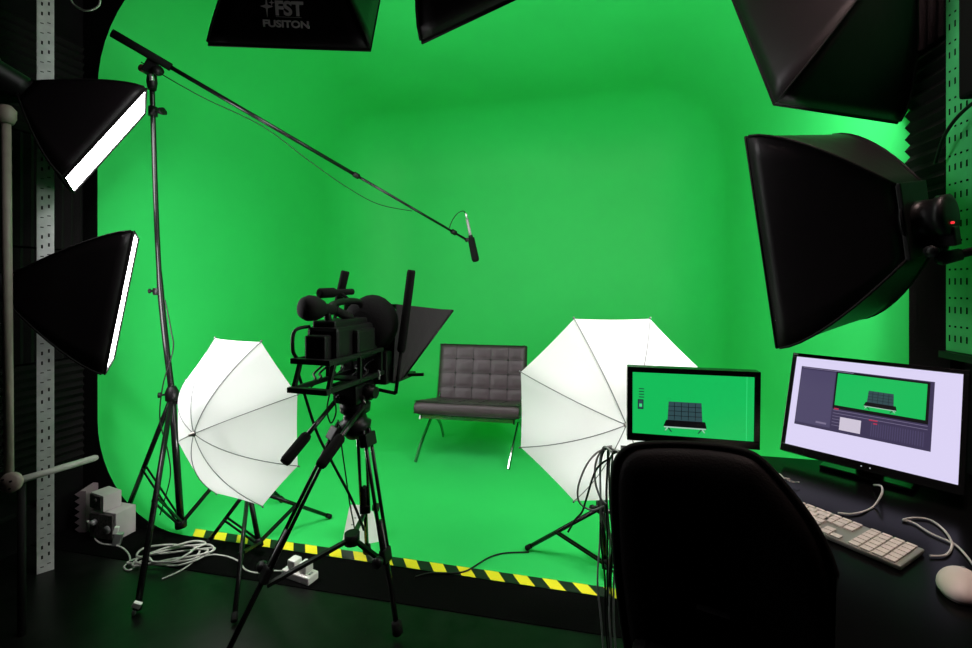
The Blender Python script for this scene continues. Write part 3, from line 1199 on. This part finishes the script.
# zigzag foam offcut
b = B()
zz = [(0, 0)]
for k in range(6):
    zz += [(-.028, k * .036 + .018), (0, k * .036 + .036)]
zz += [(.03, .216), (.03, 0)]
p = on(82, 533)
base = V((p.x - .01, p.y, 0))
fr_ = [base + V((x, 0, z)) for x, z in zz]
bk_ = [base + V((x - .02, .10, z)) for x, z in zz]
b.face(fr_)
b.face(bk_)
for k in range(len(fr_)):
    k2 = (k + 1) % len(fr_)
    b.face([fr_[k], fr_[k2], bk_[k2], bk_[k]])
tag(b.build('foam_offcut', mat('grey_foam', (.33, .25, .27), .9, bump=.5)), 'grey zigzag foam offcut standing left of the grey boxes', 'foam block')
b = B()
p = on(118, 545)
b.box(p + V((0, 0, .03)), (.035, .03, .06), Euler((0, .25, .4)), M['wtip'], .005)
b.box(p + V((-.006, -.004, .075)), (.02, .02, .035), Euler((0, .25, .4)), M['white'], .004)
tag(b.build('cable_plug', None), 'small silver and white plug lying in front of the grey boxes', 'plug')

# ------------------------------------------------------------------ slotted steel rack on the left


def slotted(b, p, ux, uz, w, L_, cols, dz, m_slot, n=None, tall=.016, wide=.006, alt=True, off=.0006, ny=None):
    nrm = V(ux).cross(V(uz)).normalized()
    z = dz * .6
    k = 0
    while z < L_ - dz * .4:
        for c in cols:
            if alt and k % 4 in (0, 3):
                hh, ww = .004, .011
            else:
                hh, ww = tall, wide
            zc = z + (.009 if (c > 0 and alt) else 0)
            q = V(p) + V(ux) * c + V(uz) * zc + nrm * off
            b.face([q - V(ux) * ww / 2 - V(uz) * hh / 2, q + V(ux) * ww / 2 - V(uz) * hh / 2, q + V(ux) * ww / 2 + V(uz) * hh / 2, q - V(ux) * ww / 2 + V(uz) * hh / 2], m_slot)
        z += dz
        k += 1


PX = at(45.5, 285, 2.0)
rack = thing('storage_rack', 'slotted grey steel shelving upright standing left of the lit softboxes', 'shelving rack', loc=(PX.x, PX.y, 0))
b = B()
pw = .056
Zp = 2.75
b.box((0, .0015, Zp / 2), (pw, .003, Zp), None, M['steel'])
b.box((-pw / 2 + .0015, .025, Zp / 2), (.003, .05, Zp), None, M['steel'])
slotted(b, (0, 0, 0), (1, 0, 0), (0, 0, 1), pw, Zp, (-.011, .011), .043, M['hole'])
up_ = b.build('upright', None, rack, recalc=False)
up_.rotation_euler = (0, 0, .75)
b = B()
b.box((-.5 - .03, .02, 2.72 / 2), (.003, .04, 2.72), None, M['steel_dim'])
b.build('upright', None, rack)
for z in (.30, 1.24, 2.10):
    b = B()
    b.box((-.17, -.36, z), (.26, .76, .02), None, None, .002)
    b.build('shelf_board', M['wall'], rack)
for o in list(rack.children):
    if o.name.startswith('upright.'):
        o.location = (.30, -.74, 0)

# beige pole with a pivoting arm
pt, pbm = at(6, 118, 1.62), at(9, 474, 1.62)
arm = thing('swivel_arm', 'beige upright tube with a disc joint and horizontal arm at the far left edge', 'bracket arm', loc=(pbm.x, pbm.y, 0))
o0 = V(arm.location)
b = B()
b.tube([pbm - o0, pt - o0], .0135, 14)
b.lathe(pt - o0, (0, 0, 1), [(-.02, .02), (.0, .028), (.03, .028), (.045, .015), (.045, 0)], 16)
b.build('upright_tube', M['beige'], arm)
b = B()
jc = at(10, 483, 1.60) - o0
b.lathe(jc + V((0, .012, 0)), (.1, -1, .1), [(0, .034), (.012, .036), (.022, .030), (.022, 0)], 20)
for a in (.6, 2.2, 3.8, 5.4):
    b.lathe(jc + V((.02 * math.cos(a), -.012, .02 * math.sin(a))), (.1, -1, .1), [(0, .004), (.004, .004), (.004, 0)], 8, M['hole'])
b.build('disc_joint', M['beige'], arm)
b = B()
ae = at(95, 458, 1.85) - o0
b.tube([jc, ae], .0125, 14)
b.lathe(ae, (ae - jc).normalized(), [(0, .0125), (.008, .009), (.010, 0)], 12)
b.build('arm_tube', mat('grey_painted_tube', (.36, .36, .33), .5), arm)
b = B()
b.tube([V((jc.x, jc.y + .04, jc.z)), V((jc.x, jc.y + .04, 0))], .012, 10)
b.build('support_post', M['rubber'], arm)
# serrated rubber strip beside the tube
b = B()
zz = []
for k in range(40):
    z0 = .62 + k * .031
    b.face([(-.026, .01, z0), (-.013, .005, z0 + .0155), (-.026, .01, z0 + .031), (-.04, .012, z0 + .0155)])
b.build('serrated_strip', M['rubber'], arm)

cable('hanging_cable', 'loop of white cable hanging at the top left corner', [at(66, -22, 1.7), at(71, 0, 1.7), at(77, 7, 1.7), at(87, 10.5, 1.7), at(97, 7, 1.7), at(100, 0, 1.7), at(98, -22, 1.7)], .0035, M['wcable'])
# rails carrying the hanging lamps
for nm, lab, pts_ in (('ceiling_rail', 'black ceiling pipe above the hanging softboxes', [(-1.9, 1.25, 2.92), (1.35, 1.1, 2.92)]),):
    b = B()
    b.tube(pts_, .02, 12)
    for x in (-1.7, -.2, 1.2):
        b.tube([(x, 1.2, 2.92), (x, 1.2, 3.1)], .012, 8)
    tag(b.build(nm, M['metal']), lab, 'pipe')


cl = thing('ceiling_lamp', 'dim warm lamp under the ceiling above the computer desk', 'ceiling lamp', loc=(1.12, .95, 3.02))
b = B()
b.box((0, 0, .04), (.34, .34, .08), None, None, .01)
b.build('housing', M['white'], cl)
b = B()
b.box((0, 0, -.006), (.30, .30, .012), None, None, .003)
part(b, 'lamp_panel', mat('warm_lamp_panel', (.8, .7, .7), .6, emit=(1, .71, .66), es=88), cl, 'lit warm lamp panel')


def hanger(m, d, target, label):
    a = m @ V((0, d + .10, -.11))
    t = V(target)
    g = thing('mounting_arm', label, 'mounting arm', loc=t, group=None)
    b = B()
    b.tube([(0, 0, 0), (a - t)], .011, 10)
    b.lathe((0, 0, 0), (a - t).normalized(), [(-.02, .028), (.02, .028)], 12)
    b.build('tube', M['metal'], g)
    b = B()
    b.lathe(a - t, (a - t).normalized(), [(-.03, .016), (.01, .018), (.02, .01)], 12)
    b.build('swivel', M['plastic'], g)


hanger(mw1, .34, (1.32, 1.12, 2.90), 'black arm holding the softbox in the top right corner')
hanger(mwt1, .36, (-.6, 1.19, 2.90), 'black arm holding the lettered softbox')
hanger(mwt2, .36, (.15, 1.16, 2.90), 'black arm holding the tilted softbox at the top centre')
hanger(mwl1, .29, (-2.02, 1.45, 2.11), 'black arm holding the upper left softbox to the rack')
hanger(mwl2, .34, (-2.02, 1.40, 1.25), 'black arm holding the lower left softbox to the rack')
a2 = mw2 @ V((0, .42 + .10, -.11))
hanger(mw2, .22, side_pt(RW, .52, -.06, 1.40), 'black arm holding the right softbox to the perforated panel')

# perforated panel on the right wall
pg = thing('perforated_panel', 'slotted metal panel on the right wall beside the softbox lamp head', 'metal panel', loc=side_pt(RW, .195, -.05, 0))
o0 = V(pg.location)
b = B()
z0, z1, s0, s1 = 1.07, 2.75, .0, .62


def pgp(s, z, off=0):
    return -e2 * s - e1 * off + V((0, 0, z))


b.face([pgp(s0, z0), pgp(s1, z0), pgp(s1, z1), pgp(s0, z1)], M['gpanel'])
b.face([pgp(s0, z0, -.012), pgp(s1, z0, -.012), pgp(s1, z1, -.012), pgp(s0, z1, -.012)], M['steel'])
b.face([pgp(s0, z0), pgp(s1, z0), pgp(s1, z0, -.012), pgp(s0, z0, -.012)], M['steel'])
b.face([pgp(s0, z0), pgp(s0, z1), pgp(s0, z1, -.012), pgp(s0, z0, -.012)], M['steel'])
zr = z0 + .03
k = 0
while zr < z1 - .02:
    for q in range(28):
        s_ = .012 + q * .022
        if k % 2 == 0:
            hh, ww = .020, .006
        else:
            hh, ww = .006, .008
        b.face([pgp(s_, zr, .0008), pgp(s_ + ww, zr, .0008), pgp(s_ + ww, zr + hh, .0008), pgp(s_, zr + hh, .0008)], M['hole'])
    zr += .044
    k += 1
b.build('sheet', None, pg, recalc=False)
b = B()
b.bar(pgp(0, z0 - .012, .005), pgp(s1, z0 - .012, .005), .03, .02)
b.build('bottom_rail', M['metal'], pg)
cable('power_cable', 'black cable arching from the foam column across the slotted panel', [side_pt(RW, .19, -.075, 1.66), side_pt(RW, .26, -.09, 1.74), side_pt(RW, .36, -.09, 1.79), side_pt(RW, .55, -.08, 1.82)], .005, M['bcable'])
# dark shape high on the panel
b = B()
q = side_pt(RW, .52, -.12, 2.05)
b.box(q, (.10, .20, .55), Euler((0, 0, -.22)), None, .01)
tag(b.build('equipment_case', M['wall']), 'black case fixed high on the slotted panel at the right edge', 'case')

# ------------------------------------------------------------------ desk, screens, keyboard, mouse
DZ = .745
dk = thing('computer_desk', 'glossy black computer desk carrying both screens', 'desk', loc=(.9, 1.1, 0))
o0 = V(dk.location)
poly = [(.445, 1.488), (1.36, 1.283), (1.18, .42), (.33, .42), (.48, .62), (.655, .84), (.70, .98), (.43, 1.13)]
b = B()
top_ = [V((x, y, DZ)) - o0 for x, y in poly]
bot_ = [V((x, y, DZ - .028)) - o0 for x, y in poly]
b.face(top_)
b.face(bot_)
for k in range(len(poly)):
    b.face([top_[k], top_[(k + 1) % len(poly)], bot_[(k + 1) % len(poly)], bot_[k]])
b.build('desktop', M['desk'], dk)
for (x, y) in ((.455, 1.14), (.485, 1.43), (1.30, 1.22), (1.12, .55), (.84, .55)):
    b = B()
    b.tube([V((x, y, .0)) - o0, V((x, y, DZ - .028)) - o0], .014, 12)
    o = b.build('leg', M['steel_dim'], dk)


def screen_obj(name, label, c, yaw, tilt_, w, h, bez, bot, thick, drawer, foot, neckh):
    Rm = (Matrix.Rotation(yaw, 3, 'Z') @ Matrix.Rotation(tilt_, 3, 'X'))
    m = Matrix.Translation(V(c)) @ Rm.to_4x4()
    root = thing(name, label, 'screen', loc=(c[0], c[1], DZ), rotz=yaw)
    inv = root.matrix_world
    bpy.context.view_layer.update()
    loc = root.matrix_world.inverted() @ m
    # housing
    b = B()
    b.box((0, thick / 2 + .002, -(bot - bez) / 2), (w + 2 * bez, thick, h + bez + bot), None, None, .004)
    b.box((0, thick + .012, -.01), (w * .6, .03, h * .6), None, None, .01)
    # raised bezel bars around the panel
    for (x, z, dx, dz) in ((0, h / 2 + bez / 2, w + 2 * bez, bez), (0, -h / 2 - bot / 2, w + 2 * bez, bot), (-w / 2 - bez / 2, 0, bez, h), (w / 2 + bez / 2, 0, bez, h)):
        b.box((x, 0, z), (dx, .008, dz), None, None, .0012)
    hs = b.build('housing', M['bezel'], root)
    hs.matrix_local = loc
    b = B()
    drawer(b, w, h)
    sc_ = b.build('display', None, root, recalc=False)
    sc_.matrix_local = loc
    b = B()
    cb = loc @ V((0, thick + .03, -h * .2))
    b.box((cb.x, cb.y, cb.z / 2), (.06, .02, cb.z + .02), None, None, .004)
    b.box((0, cb.y - .01, .006), (foot, foot * .62, .012), None, None, .005)
    b.build('stand', M['bezel'], root)
    return root, hs, loc


def q2(b, x0, z0, x1, z1, m, y):
    b.face([(x0, y, z0), (x1, y, z0), (x1, y, z1), (x0, y, z1)], m)


G = {k: emat('pixel_' + k, c, s) for k, c, s in (
    ('green', (.008, .50, .10), 1), ('dark', (.010, .030, .035), 1), ('grey', (.03, .07, .08), 1), ('white', (.72, .66, .92), 1.0),
    ('violet', (.075, .062, .135), 1), ('violet2', (.045, .035, .085), 1), ('black', (.003, .003, .004), 1), ('panel', (.62, .56, .68), 1), ('red', (.45, .03, .08), 1),
    ('line', (.20, .17, .28), 1), ('lime', (.05, .75, .22), 1), ('chrome', (.35, .55, .45), 1))}


def mini_chair(b, cx, cz, s, y):
    """the filmed chair as the screen shows it: cx, cz = centre of the seat front"""
    b.face([(cx - .5 * s, y, cz + .1 * s), (cx + .5 * s, y, cz + .1 * s), (cx + .47 * s, y, cz + .68 * s), (cx - .47 * s, y, cz + .68 * s)], G['grey'])
    for k in range(1, 5):
        x = cx + (-.5 + k / 5) * s
        q2(b, x - .008 * s, cz + .12 * s, x + .008 * s, cz + .66 * s, G['black'], y - .0003)
    for k in range(1, 4):
        z = cz + .1 * s + k * .145 * s
        q2(b, cx - .48 * s, z - .008 * s, cx + .48 * s, z + .008 * s, G['black'], y - .0003)
    b.face([(cx - .62 * s, y, cz - .10 * s), (cx + .62 * s, y, cz - .10 * s), (cx + .58 * s, y, cz + .1 * s), (cx - .54 * s, y, cz + .1 * s)], G['black'])
    q2(b, cx - .6 * s, cz - .14 * s, cx + .6 * s, cz - .10 * s, G['chrome'], y - .0003)
    for sx in (-1, 1):
        b.face([(cx + sx * .45 * s, y, cz - .14 * s), (cx + sx * .50 * s, y, cz - .14 * s), (cx + sx * .40 * s, y, cz - .27 * s), (cx + sx * .36 * s, y, cz - .27 * s)], G['dark'])
        b.face([(cx + sx * .47 * s, y, cz - .14 * s), (cx + sx * .52 * s, y, cz - .14 * s), (cx + sx * .58 * s, y, cz - .24 * s), (cx + sx * .55 * s, y, cz - .24 * s)], G['chrome'])


def draw_tv(b, w, h):
    q2(b, -w / 2, -h / 2, w / 2, h / 2, G['green'], -.0005)
    mini_chair(b, -w * .055, -h * .30, w * .29, -.0015)
    q2(b, -w * .455, -h * .10, -w * .405, h * .06, G['dark'], -.0015)
    q2(b, -w * .447, -h * .085, -w * .413, h * .045, G['grey'], -.002)
    q2(b, -w * .442, -h * .06, -w * .418, -h * .01, G['lime'], -.0025)
    for k in range(4):
        q2(b, -w * .445, h * (.09 + k * .045), -w * .40, h * (.105 + k * .045), G['dark'], -.0015)
    q2(b, w * .44, -h / 2, w * .44 + .0012, h / 2, G['lime'], -.0015)


tvk = .83
tv, tvh, tvl = screen_obj('television', 'small screen showing the chair on green, standing in front of the right umbrella', (.594, 1.301, .926), -.2379, .037,   .325, .1826, .0155, .022, .03, draw_tv, .17, .1)
b = B()
q2(b, -.025, -.106, .025, -.1025, M['ink'], -.0055)
o = b.build('maker_name', None, tvh, recalc=False)


def draw_mac(b, w, h):
    q2(b, -w / 2, -h / 2, w / 2, h / 2, G['white'], -.0005)
    X = lambda u: (u - .5) * w
    Z = lambda v: (.5 - v) * h
    def r(u0, v0, u1, v1, m, y=-.001):
        q2(b, X(u0), Z(v1), X(u1), Z(v0), m, y)
    r(.045, .105, .862, .765, G['violet2'])
    r(.05, .135, .285, .60, G['violet'], -.0013)
    r(.05, .60, .285, .735, G['violet'], -.0013)
    r(.06, .115, .40, .122, G['line'], -.0016)
    r(.19, .69, .26, .71, G['line'], -.0016)
    r(.29, .115, .84, .52, G['black'], -.0013)
    r(.30, .135, .825, .485, G['green'], -.0016)
    mini_chair(b, X(.575), Z(.42), w * .155, -.0019)
    for k in range(22):
        u = .535 + k * .0135
        r(u, .60, u + .005, .735, G['violet'], -.0016)
    for k in range(6):
        r(.295, .535 + k * .032, .84 if k < 2 else .345, .540 + k * .032, G['line'], -.0017)
    r(.345, .60, .475, .735, G['panel'], -.0019)
    r(.30, .515, .33, .53, G['red'], -.0019)
    r(.52, .57, .57, .583, G['red'], -.0019)
    r(.545, .60, .57, .612, G['red'], -.0019)


s_ = .90
mac, mach, macl = screen_obj('computer_monitor', 'large computer screen with white desktop and video editing window', (1.1668 * s_, 1.38 * s_, H - (H - .8857) * s_), -.902, -.3806, .4 * s_, .3 * s_, .011, .022, .03, draw_mac, .20, .1)
b = B()
for x in (.0, .018):
    q2(b, x, -.1475, x + .002, -.1455, M['green_led'], -.0052)
o = b.build('indicator_light', None, mach, recalc=False)
b = B()
q2(b, -.188, .1395, -.176, .1425, M['ink'], -.0052)
b.build('maker_name', None, mach, recalc=False)

# keyboard
kfar_r, knear_r = on(925, 548.6, DZ + .012), on(908, 568, DZ + .012)
ku = (on(925, 548.6, DZ + .012) - on(812, 505.4, DZ + .012)).normalized()      # along the long side to the right end
kv = V((-ku.y, ku.x, 0))
if kv.dot(kfar_r - knear_r) < 0:
    kv = -kv
KL, KW = .43, .112
corner = kfar_r.copy()
cen = corner - ku * KL / 2 - kv * KW / 2
kb = thing('keyboard', 'white keyboard lying at an angle between the office chair and the mouse', 'keyboard', loc=(cen.x, cen.y, DZ), rotz=math.atan2(ku.y, ku.x))
b = B()
b.box((0, 0, .0065), (KL, KW, .009), None, None, .003)
b.build('base_plate', M['alu'], kb)
kw = .019
rowsz = [(-.045, .0165), (-.026, .0165), (-.007, .0165), (.012, .0165), (.031, .0165), (.047, .0095)]
nk = 0
keys = []
for j, (y, hh) in enumerate(rowsz):
    x = -KL / 2 + .006
    if j == 0:
        ws = [.022, .017, .017, .022, .095, .022, .017, .017, .022]
    elif j == 1:
        ws = [.038] + [.0165] * 10 + [.046]
    elif j == 2:
        ws = [.032] + [.0165] * 11 + [.033]
    elif j == 3:
        ws = [.026] + [.0165] * 12 + [.021]
    elif j == 4:
        ws = [.0165] * 13 + [.028]
    else:
        ws = [.0172] * 14
    for w_ in ws:
        keys.append((x + w_ / 2, y, w_, hh))
        x += w_ + .0026
    # navigation block
    x0_ = .062
    if j in (3, 4, 5):
        for q in range(3):
            keys.append((x0_ + q * .0192 + .008, y, .0166, hh))
    if j == 0:
        for q in range(3):
            keys.append((x0_ + q * .0192 + .008, y, .0166, .0165))
    if j == 1:
        keys.append((x0_ + .0192 + .008, y, .0166, .0165))
    xn = .131
    for q in range(4):
        keys.append((xn + q * .0192 + .009, y, .0166, hh))
for (x, y, w_, hh) in keys[:98]:
    b = B()
    b.box((x, y, .0125), (w_, hh, .004), None, None, .0012)
    b.build('key', M['key'], kb)
b = B()
for (x, y, w_, hh) in keys[98:]:
    b.box((x, y, .0125), (w_, hh, .004), None, None, .0012)
if len(keys) > 98:
    o = b.build('key', M['key'], kb)
    o['kind'] = 'stuff'

# mouse
mp_ = on(961, 585, DZ + .01)
ms = thing('mouse', 'white rounded computer mouse at the right edge of the desk', 'mouse', loc=(mp_.x, mp_.y, DZ), rotz=-.9)
b = B()


def mf(u, v):
    th, ph = u * 2 * PI, v * PI / 2
    x = .031 * math.cos(ph) * math.cos(th)
    y = .055 * math.cos(ph) * math.sin(th)
    z = .007 + .026 * math.sin(ph)
    return V((x, y, z))


b.grid(mf, 28, 10)
b.grid(lambda u, v: V((.031 * math.cos(u * 2 * PI) * (1 - .12 * v), .055 * math.sin(u * 2 * PI) * (1 - .08 * v), .007 * (1 - v) + .0006)), 28, 2)
b.build('shell', M['key'], ms, weld=True)
b = B()
b.lathe((0, .03, .0255), (0, 0, 1), [(0, .004), (.004, .003), (.005, 0)], 10)
part(b, 'scroll_ball', M['gcable'], ms, 'tiny grey scroll ball')
dp = lambda px, py: on(px, py, DZ + .0035)
cable('mouse_cable', 'white cable looping on the black desk between keyboard and mouse', [dp(978, 572), dp(969, 559), dp(957, 546), dp(948, 541), dp(930, 533), dp(914, 523), dp(903, 520), dp(915, 518), dp(930, 520), dp(944, 530), dp(952, 544), dp(946, 555), dp(930, 556)], .0022, M['wcable'])
cable('keyboard_cable', 'white cable dropping from the large screen to the keyboard', [at(874, 485, 1.17), at(881, 486, 1.12), at(882, 493, 1.08), dp(874, 506), dp(862, 512), dp(850, 514), dp(838, 513)], .0022, M['wcable'])

# items by the right end of the small screen: loose wires
for k in range(6):
    random.seed(20 + k)
    P = []
    x, y = 742 + k * 4, 457 + k * 1.5
    for j in range(7):
        P.append(on(x + j * 6 + random.uniform(-2, 2), y + j * 3.2 + random.uniform(-2.5, 2.5), DZ + .006 + random.uniform(0, .012)))
    cable('loose_wire', 'thin grey wires tangled on the desk beside the small screen', P, .0012, M['wcable'] if k % 2 else M['gcable'], 'grey wires beside the small screen', n=5)

# cables hanging at the end of the desk
for k in range(7):
    random.seed(50 + k)
    x = 600 + k * 2.4
    Yc = 1.46
    P = [at(x + 12, 452, 1.42), at(x + 4, 447 + k, Yc + .05)]
    P += [at(x + random.uniform(-3, 3), yy, Yc + .08 + random.uniform(-.02, .02)) for yy in (462, 500, 540, 580, 620)]
    P.append(V((P[-1].x + .01, P[-1].y, .01)))
    cable('hanging_cable', 'thin black cable hanging in a bunch off the left end of the desk', P, .0032, M['bcable'] if k % 3 else M['gcable'], 'cables hanging off the left end of the desk')
for k, (P, lab) in enumerate(((([(612, 448), (598, 452), (586, 466), (578, 488), (580, 503), (592, 510), (604, 506)]), 'wide loop of grey cable in front of the right umbrella'),
                              (([(612, 446), (603, 449), (596, 462), (595, 480), (600, 497), (606, 504)]), 'narrow loop of grey cable in front of the right umbrella'),
                              (([(610, 458), (596, 470), (586, 500), (582, 512), (575, 520), (568, 532)]), 'single dark cable trailing down left across the right umbrella'))):
    cable('looped_cable', lab, [at(x, y, 1.52) for x, y in P], .0034, M['gcable'] if k < 2 else M['bcable'])

# ------------------------------------------------------------------ office chair seen from behind
oc = thing('office_chair', 'black high-backed office chair with its back to the camera, before the desk', 'chair', loc=(.47, .93, 0), rotz=-.50)
bpy.context.view_layer.update()
invo = oc.matrix_world.inverted()
outl_ = [(630, 690), (620, 620), (614, 560), (611.5, 500), (612, 470), (616, 455), (625, 446.5), (640, 443.5), (680, 445), (722, 449), (746, 453.5), (760, 460), (776, 475), (796, 498), (814, 522), (828, 548), (838, 580), (842, 620), (840, 690)]
outl = [(x + .5, y + 6) for x, y in outl_]
# chair back plane through two measured points
pA, pB = V((.283, 1.0, 0)), V((.63, .82, 0))
dirp = (pB - pA).normalized()
nb = V((-dirp.y, dirp.x, 0))


def cast(px, py):
    r = V(((px - CX) / F, 1, -(py - HY) / F))
    n3 = V((nb.x, nb.y, 0))
    t = n3.dot(pA - V((0, 0, H))) / n3.dot(r)
    return V((0, 0, H)) + r * t


Q = [cast(*p) for p in outl]
cq = sum(Q, V()) / len(Q)
b = B()
front, backr = [], []
NR = 7
rings = []
sm = smoothpath(Q + [Q[0]], 3)[:-1]
for side in (1, -1):
    for i in range(NR + 1):
        t = i / NR
        ring = []
        for p in sm:
            q = cq + (p - cq) * (1 - t * .96) if i else p
            bul = .045 * math.sqrt(max(0, 1 - (1 - t) ** 3.2))
            w_ = (q - cq).dot(dirp)
            curve = .9 * w_ * w_
            ring.append(q + nb * (-side * bul * .8 + curve * -1.0 + .05))
        rings.append(ring)
vr = [[b.bm.verts.new(invo @ p) for p in rg] for rg in rings]
n_ = len(sm)
for a, c in list(zip(vr[:NR], vr[1:NR + 1])) + list(zip(vr[NR + 1:], vr[NR + 2:])):
    for q in range(n_):
        f = b.bm.faces.new((a[q], a[(q + 1) % n_], c[(q + 1) % n_], c[q]))
        f.smooth = True
b.bm.faces.new(vr[NR])
b.bm.faces.new(vr[-1])
b.build('backrest', M['chairfab'], oc, weld=True)
b = B()
b.tube([invo @ (p + nb * (.05 - .9 * ((p - cq).dot(dirp)) ** 2)) for p in sm], .007, 8, close=True)
b.build('backrest_edge', M['rubber'], oc)
b = B()
b.box((.03, .13, .46), (.38, .40, .09), None, None, .03)
b.build('seat', M['chairfab'], oc)
b = B()
b.tube([(0, .12, .42), (0, .12, .10)], .028, 14)
b.bar((0, .0, .42), (0, -.03, .62), .06, .015)
b.build('gas_column', M['metal'], oc)
for k in range(5):
    a = k * 2 * PI / 5 + .3
    b = B()
    e_ = V((.27 * math.cos(a), .12 + .27 * math.sin(a), .075))
    b.bar((0, .12, .11), e_, .04, .025, None, .004)
    lg = b.build('base_leg', M['plastic'], oc)
    b = B()
    b.lathe(e_ + V((0, -.012, -.045)), (0, 1, 0), [(0, .022), (0, .028), (.024, .028), (.024, .02)], 14)
    b.build('caster', M['rubber'], lg)

# ------------------------------------------------------------------ lettering on the softbox
for txt, size, dx, dy, bold in (('FST', .058, .012, .062, .0022), ('FUSITON', .029, .0, .018, .0012)):
    mm = panel_frame(.51, .765, .36, 1.08, .075 + dy / .36 * .62, -.006)
    mm = mm @ Matrix.Translation((dx, 0, .0))
    if txt != 'FST':
        mm = mm @ Matrix.Diagonal((1.22, 1, 1, 1))
    LOGO.append(text_mesh(txt, size, 'printed_lettering', M['logo'], T1.children[0], mm, bold))
b = B()
mm = panel_frame(.51, .765, .36, 1.08, .075 + .075 / .36 * .62, -.006)
for (cx_, cy_, s1_, s2_) in ((-.056, .012, .026, .006), (-.040, .024, .012, .003)):
    pts4 = []
    for k in range(8):
        r_ = s1_ if k % 2 == 0 else s2_
        a = k * PI / 4
        pts4.append(mm @ V((cx_ + r_ * .8 * math.cos(a), cy_ + r_ * 1.3 * math.sin(a), .0005)))
    b.face(pts4)
q = [mm @ V((x, -.018 + (.0012 if k > 1 else 0), .0005)) for k, x in enumerate((-.03, .05, .05, -.03))]
b.face(q)
b.build('printed_star', M['logo'], T1.children[0])

# ------------------------------------------------------------------ camera, world, view
cd = bpy.data.cameras.new('camera')
cd.sensor_width = 36
cd.lens = F / 972 * 36
cd.shift_y = -(324 - HY) / 972
cd.clip_start = .02
co = bpy.data.objects.new('camera', cd)
C.objects.link(co)
co.location = (0, 0, H)
co.rotation_euler = (PI / 2, 0, 0)
S.camera = co
w = bpy.data.worlds.new('world')
S.world = w
w.use_nodes = True
w.node_tree.nodes['Background'].inputs[0].default_value = (.5, .5, .55, 1)
w.node_tree.nodes['Background'].inputs[1].default_value = .004
S.view_settings.view_transform = 'Standard'
S.view_settings.look = 'None'
S.view_settings.exposure = 0
S.view_settings.gamma = 1
S.view_settings.use_curve_mapping = False
S.cycles.use_denoising = True
S.cycles.sample_clamp_indirect = 8
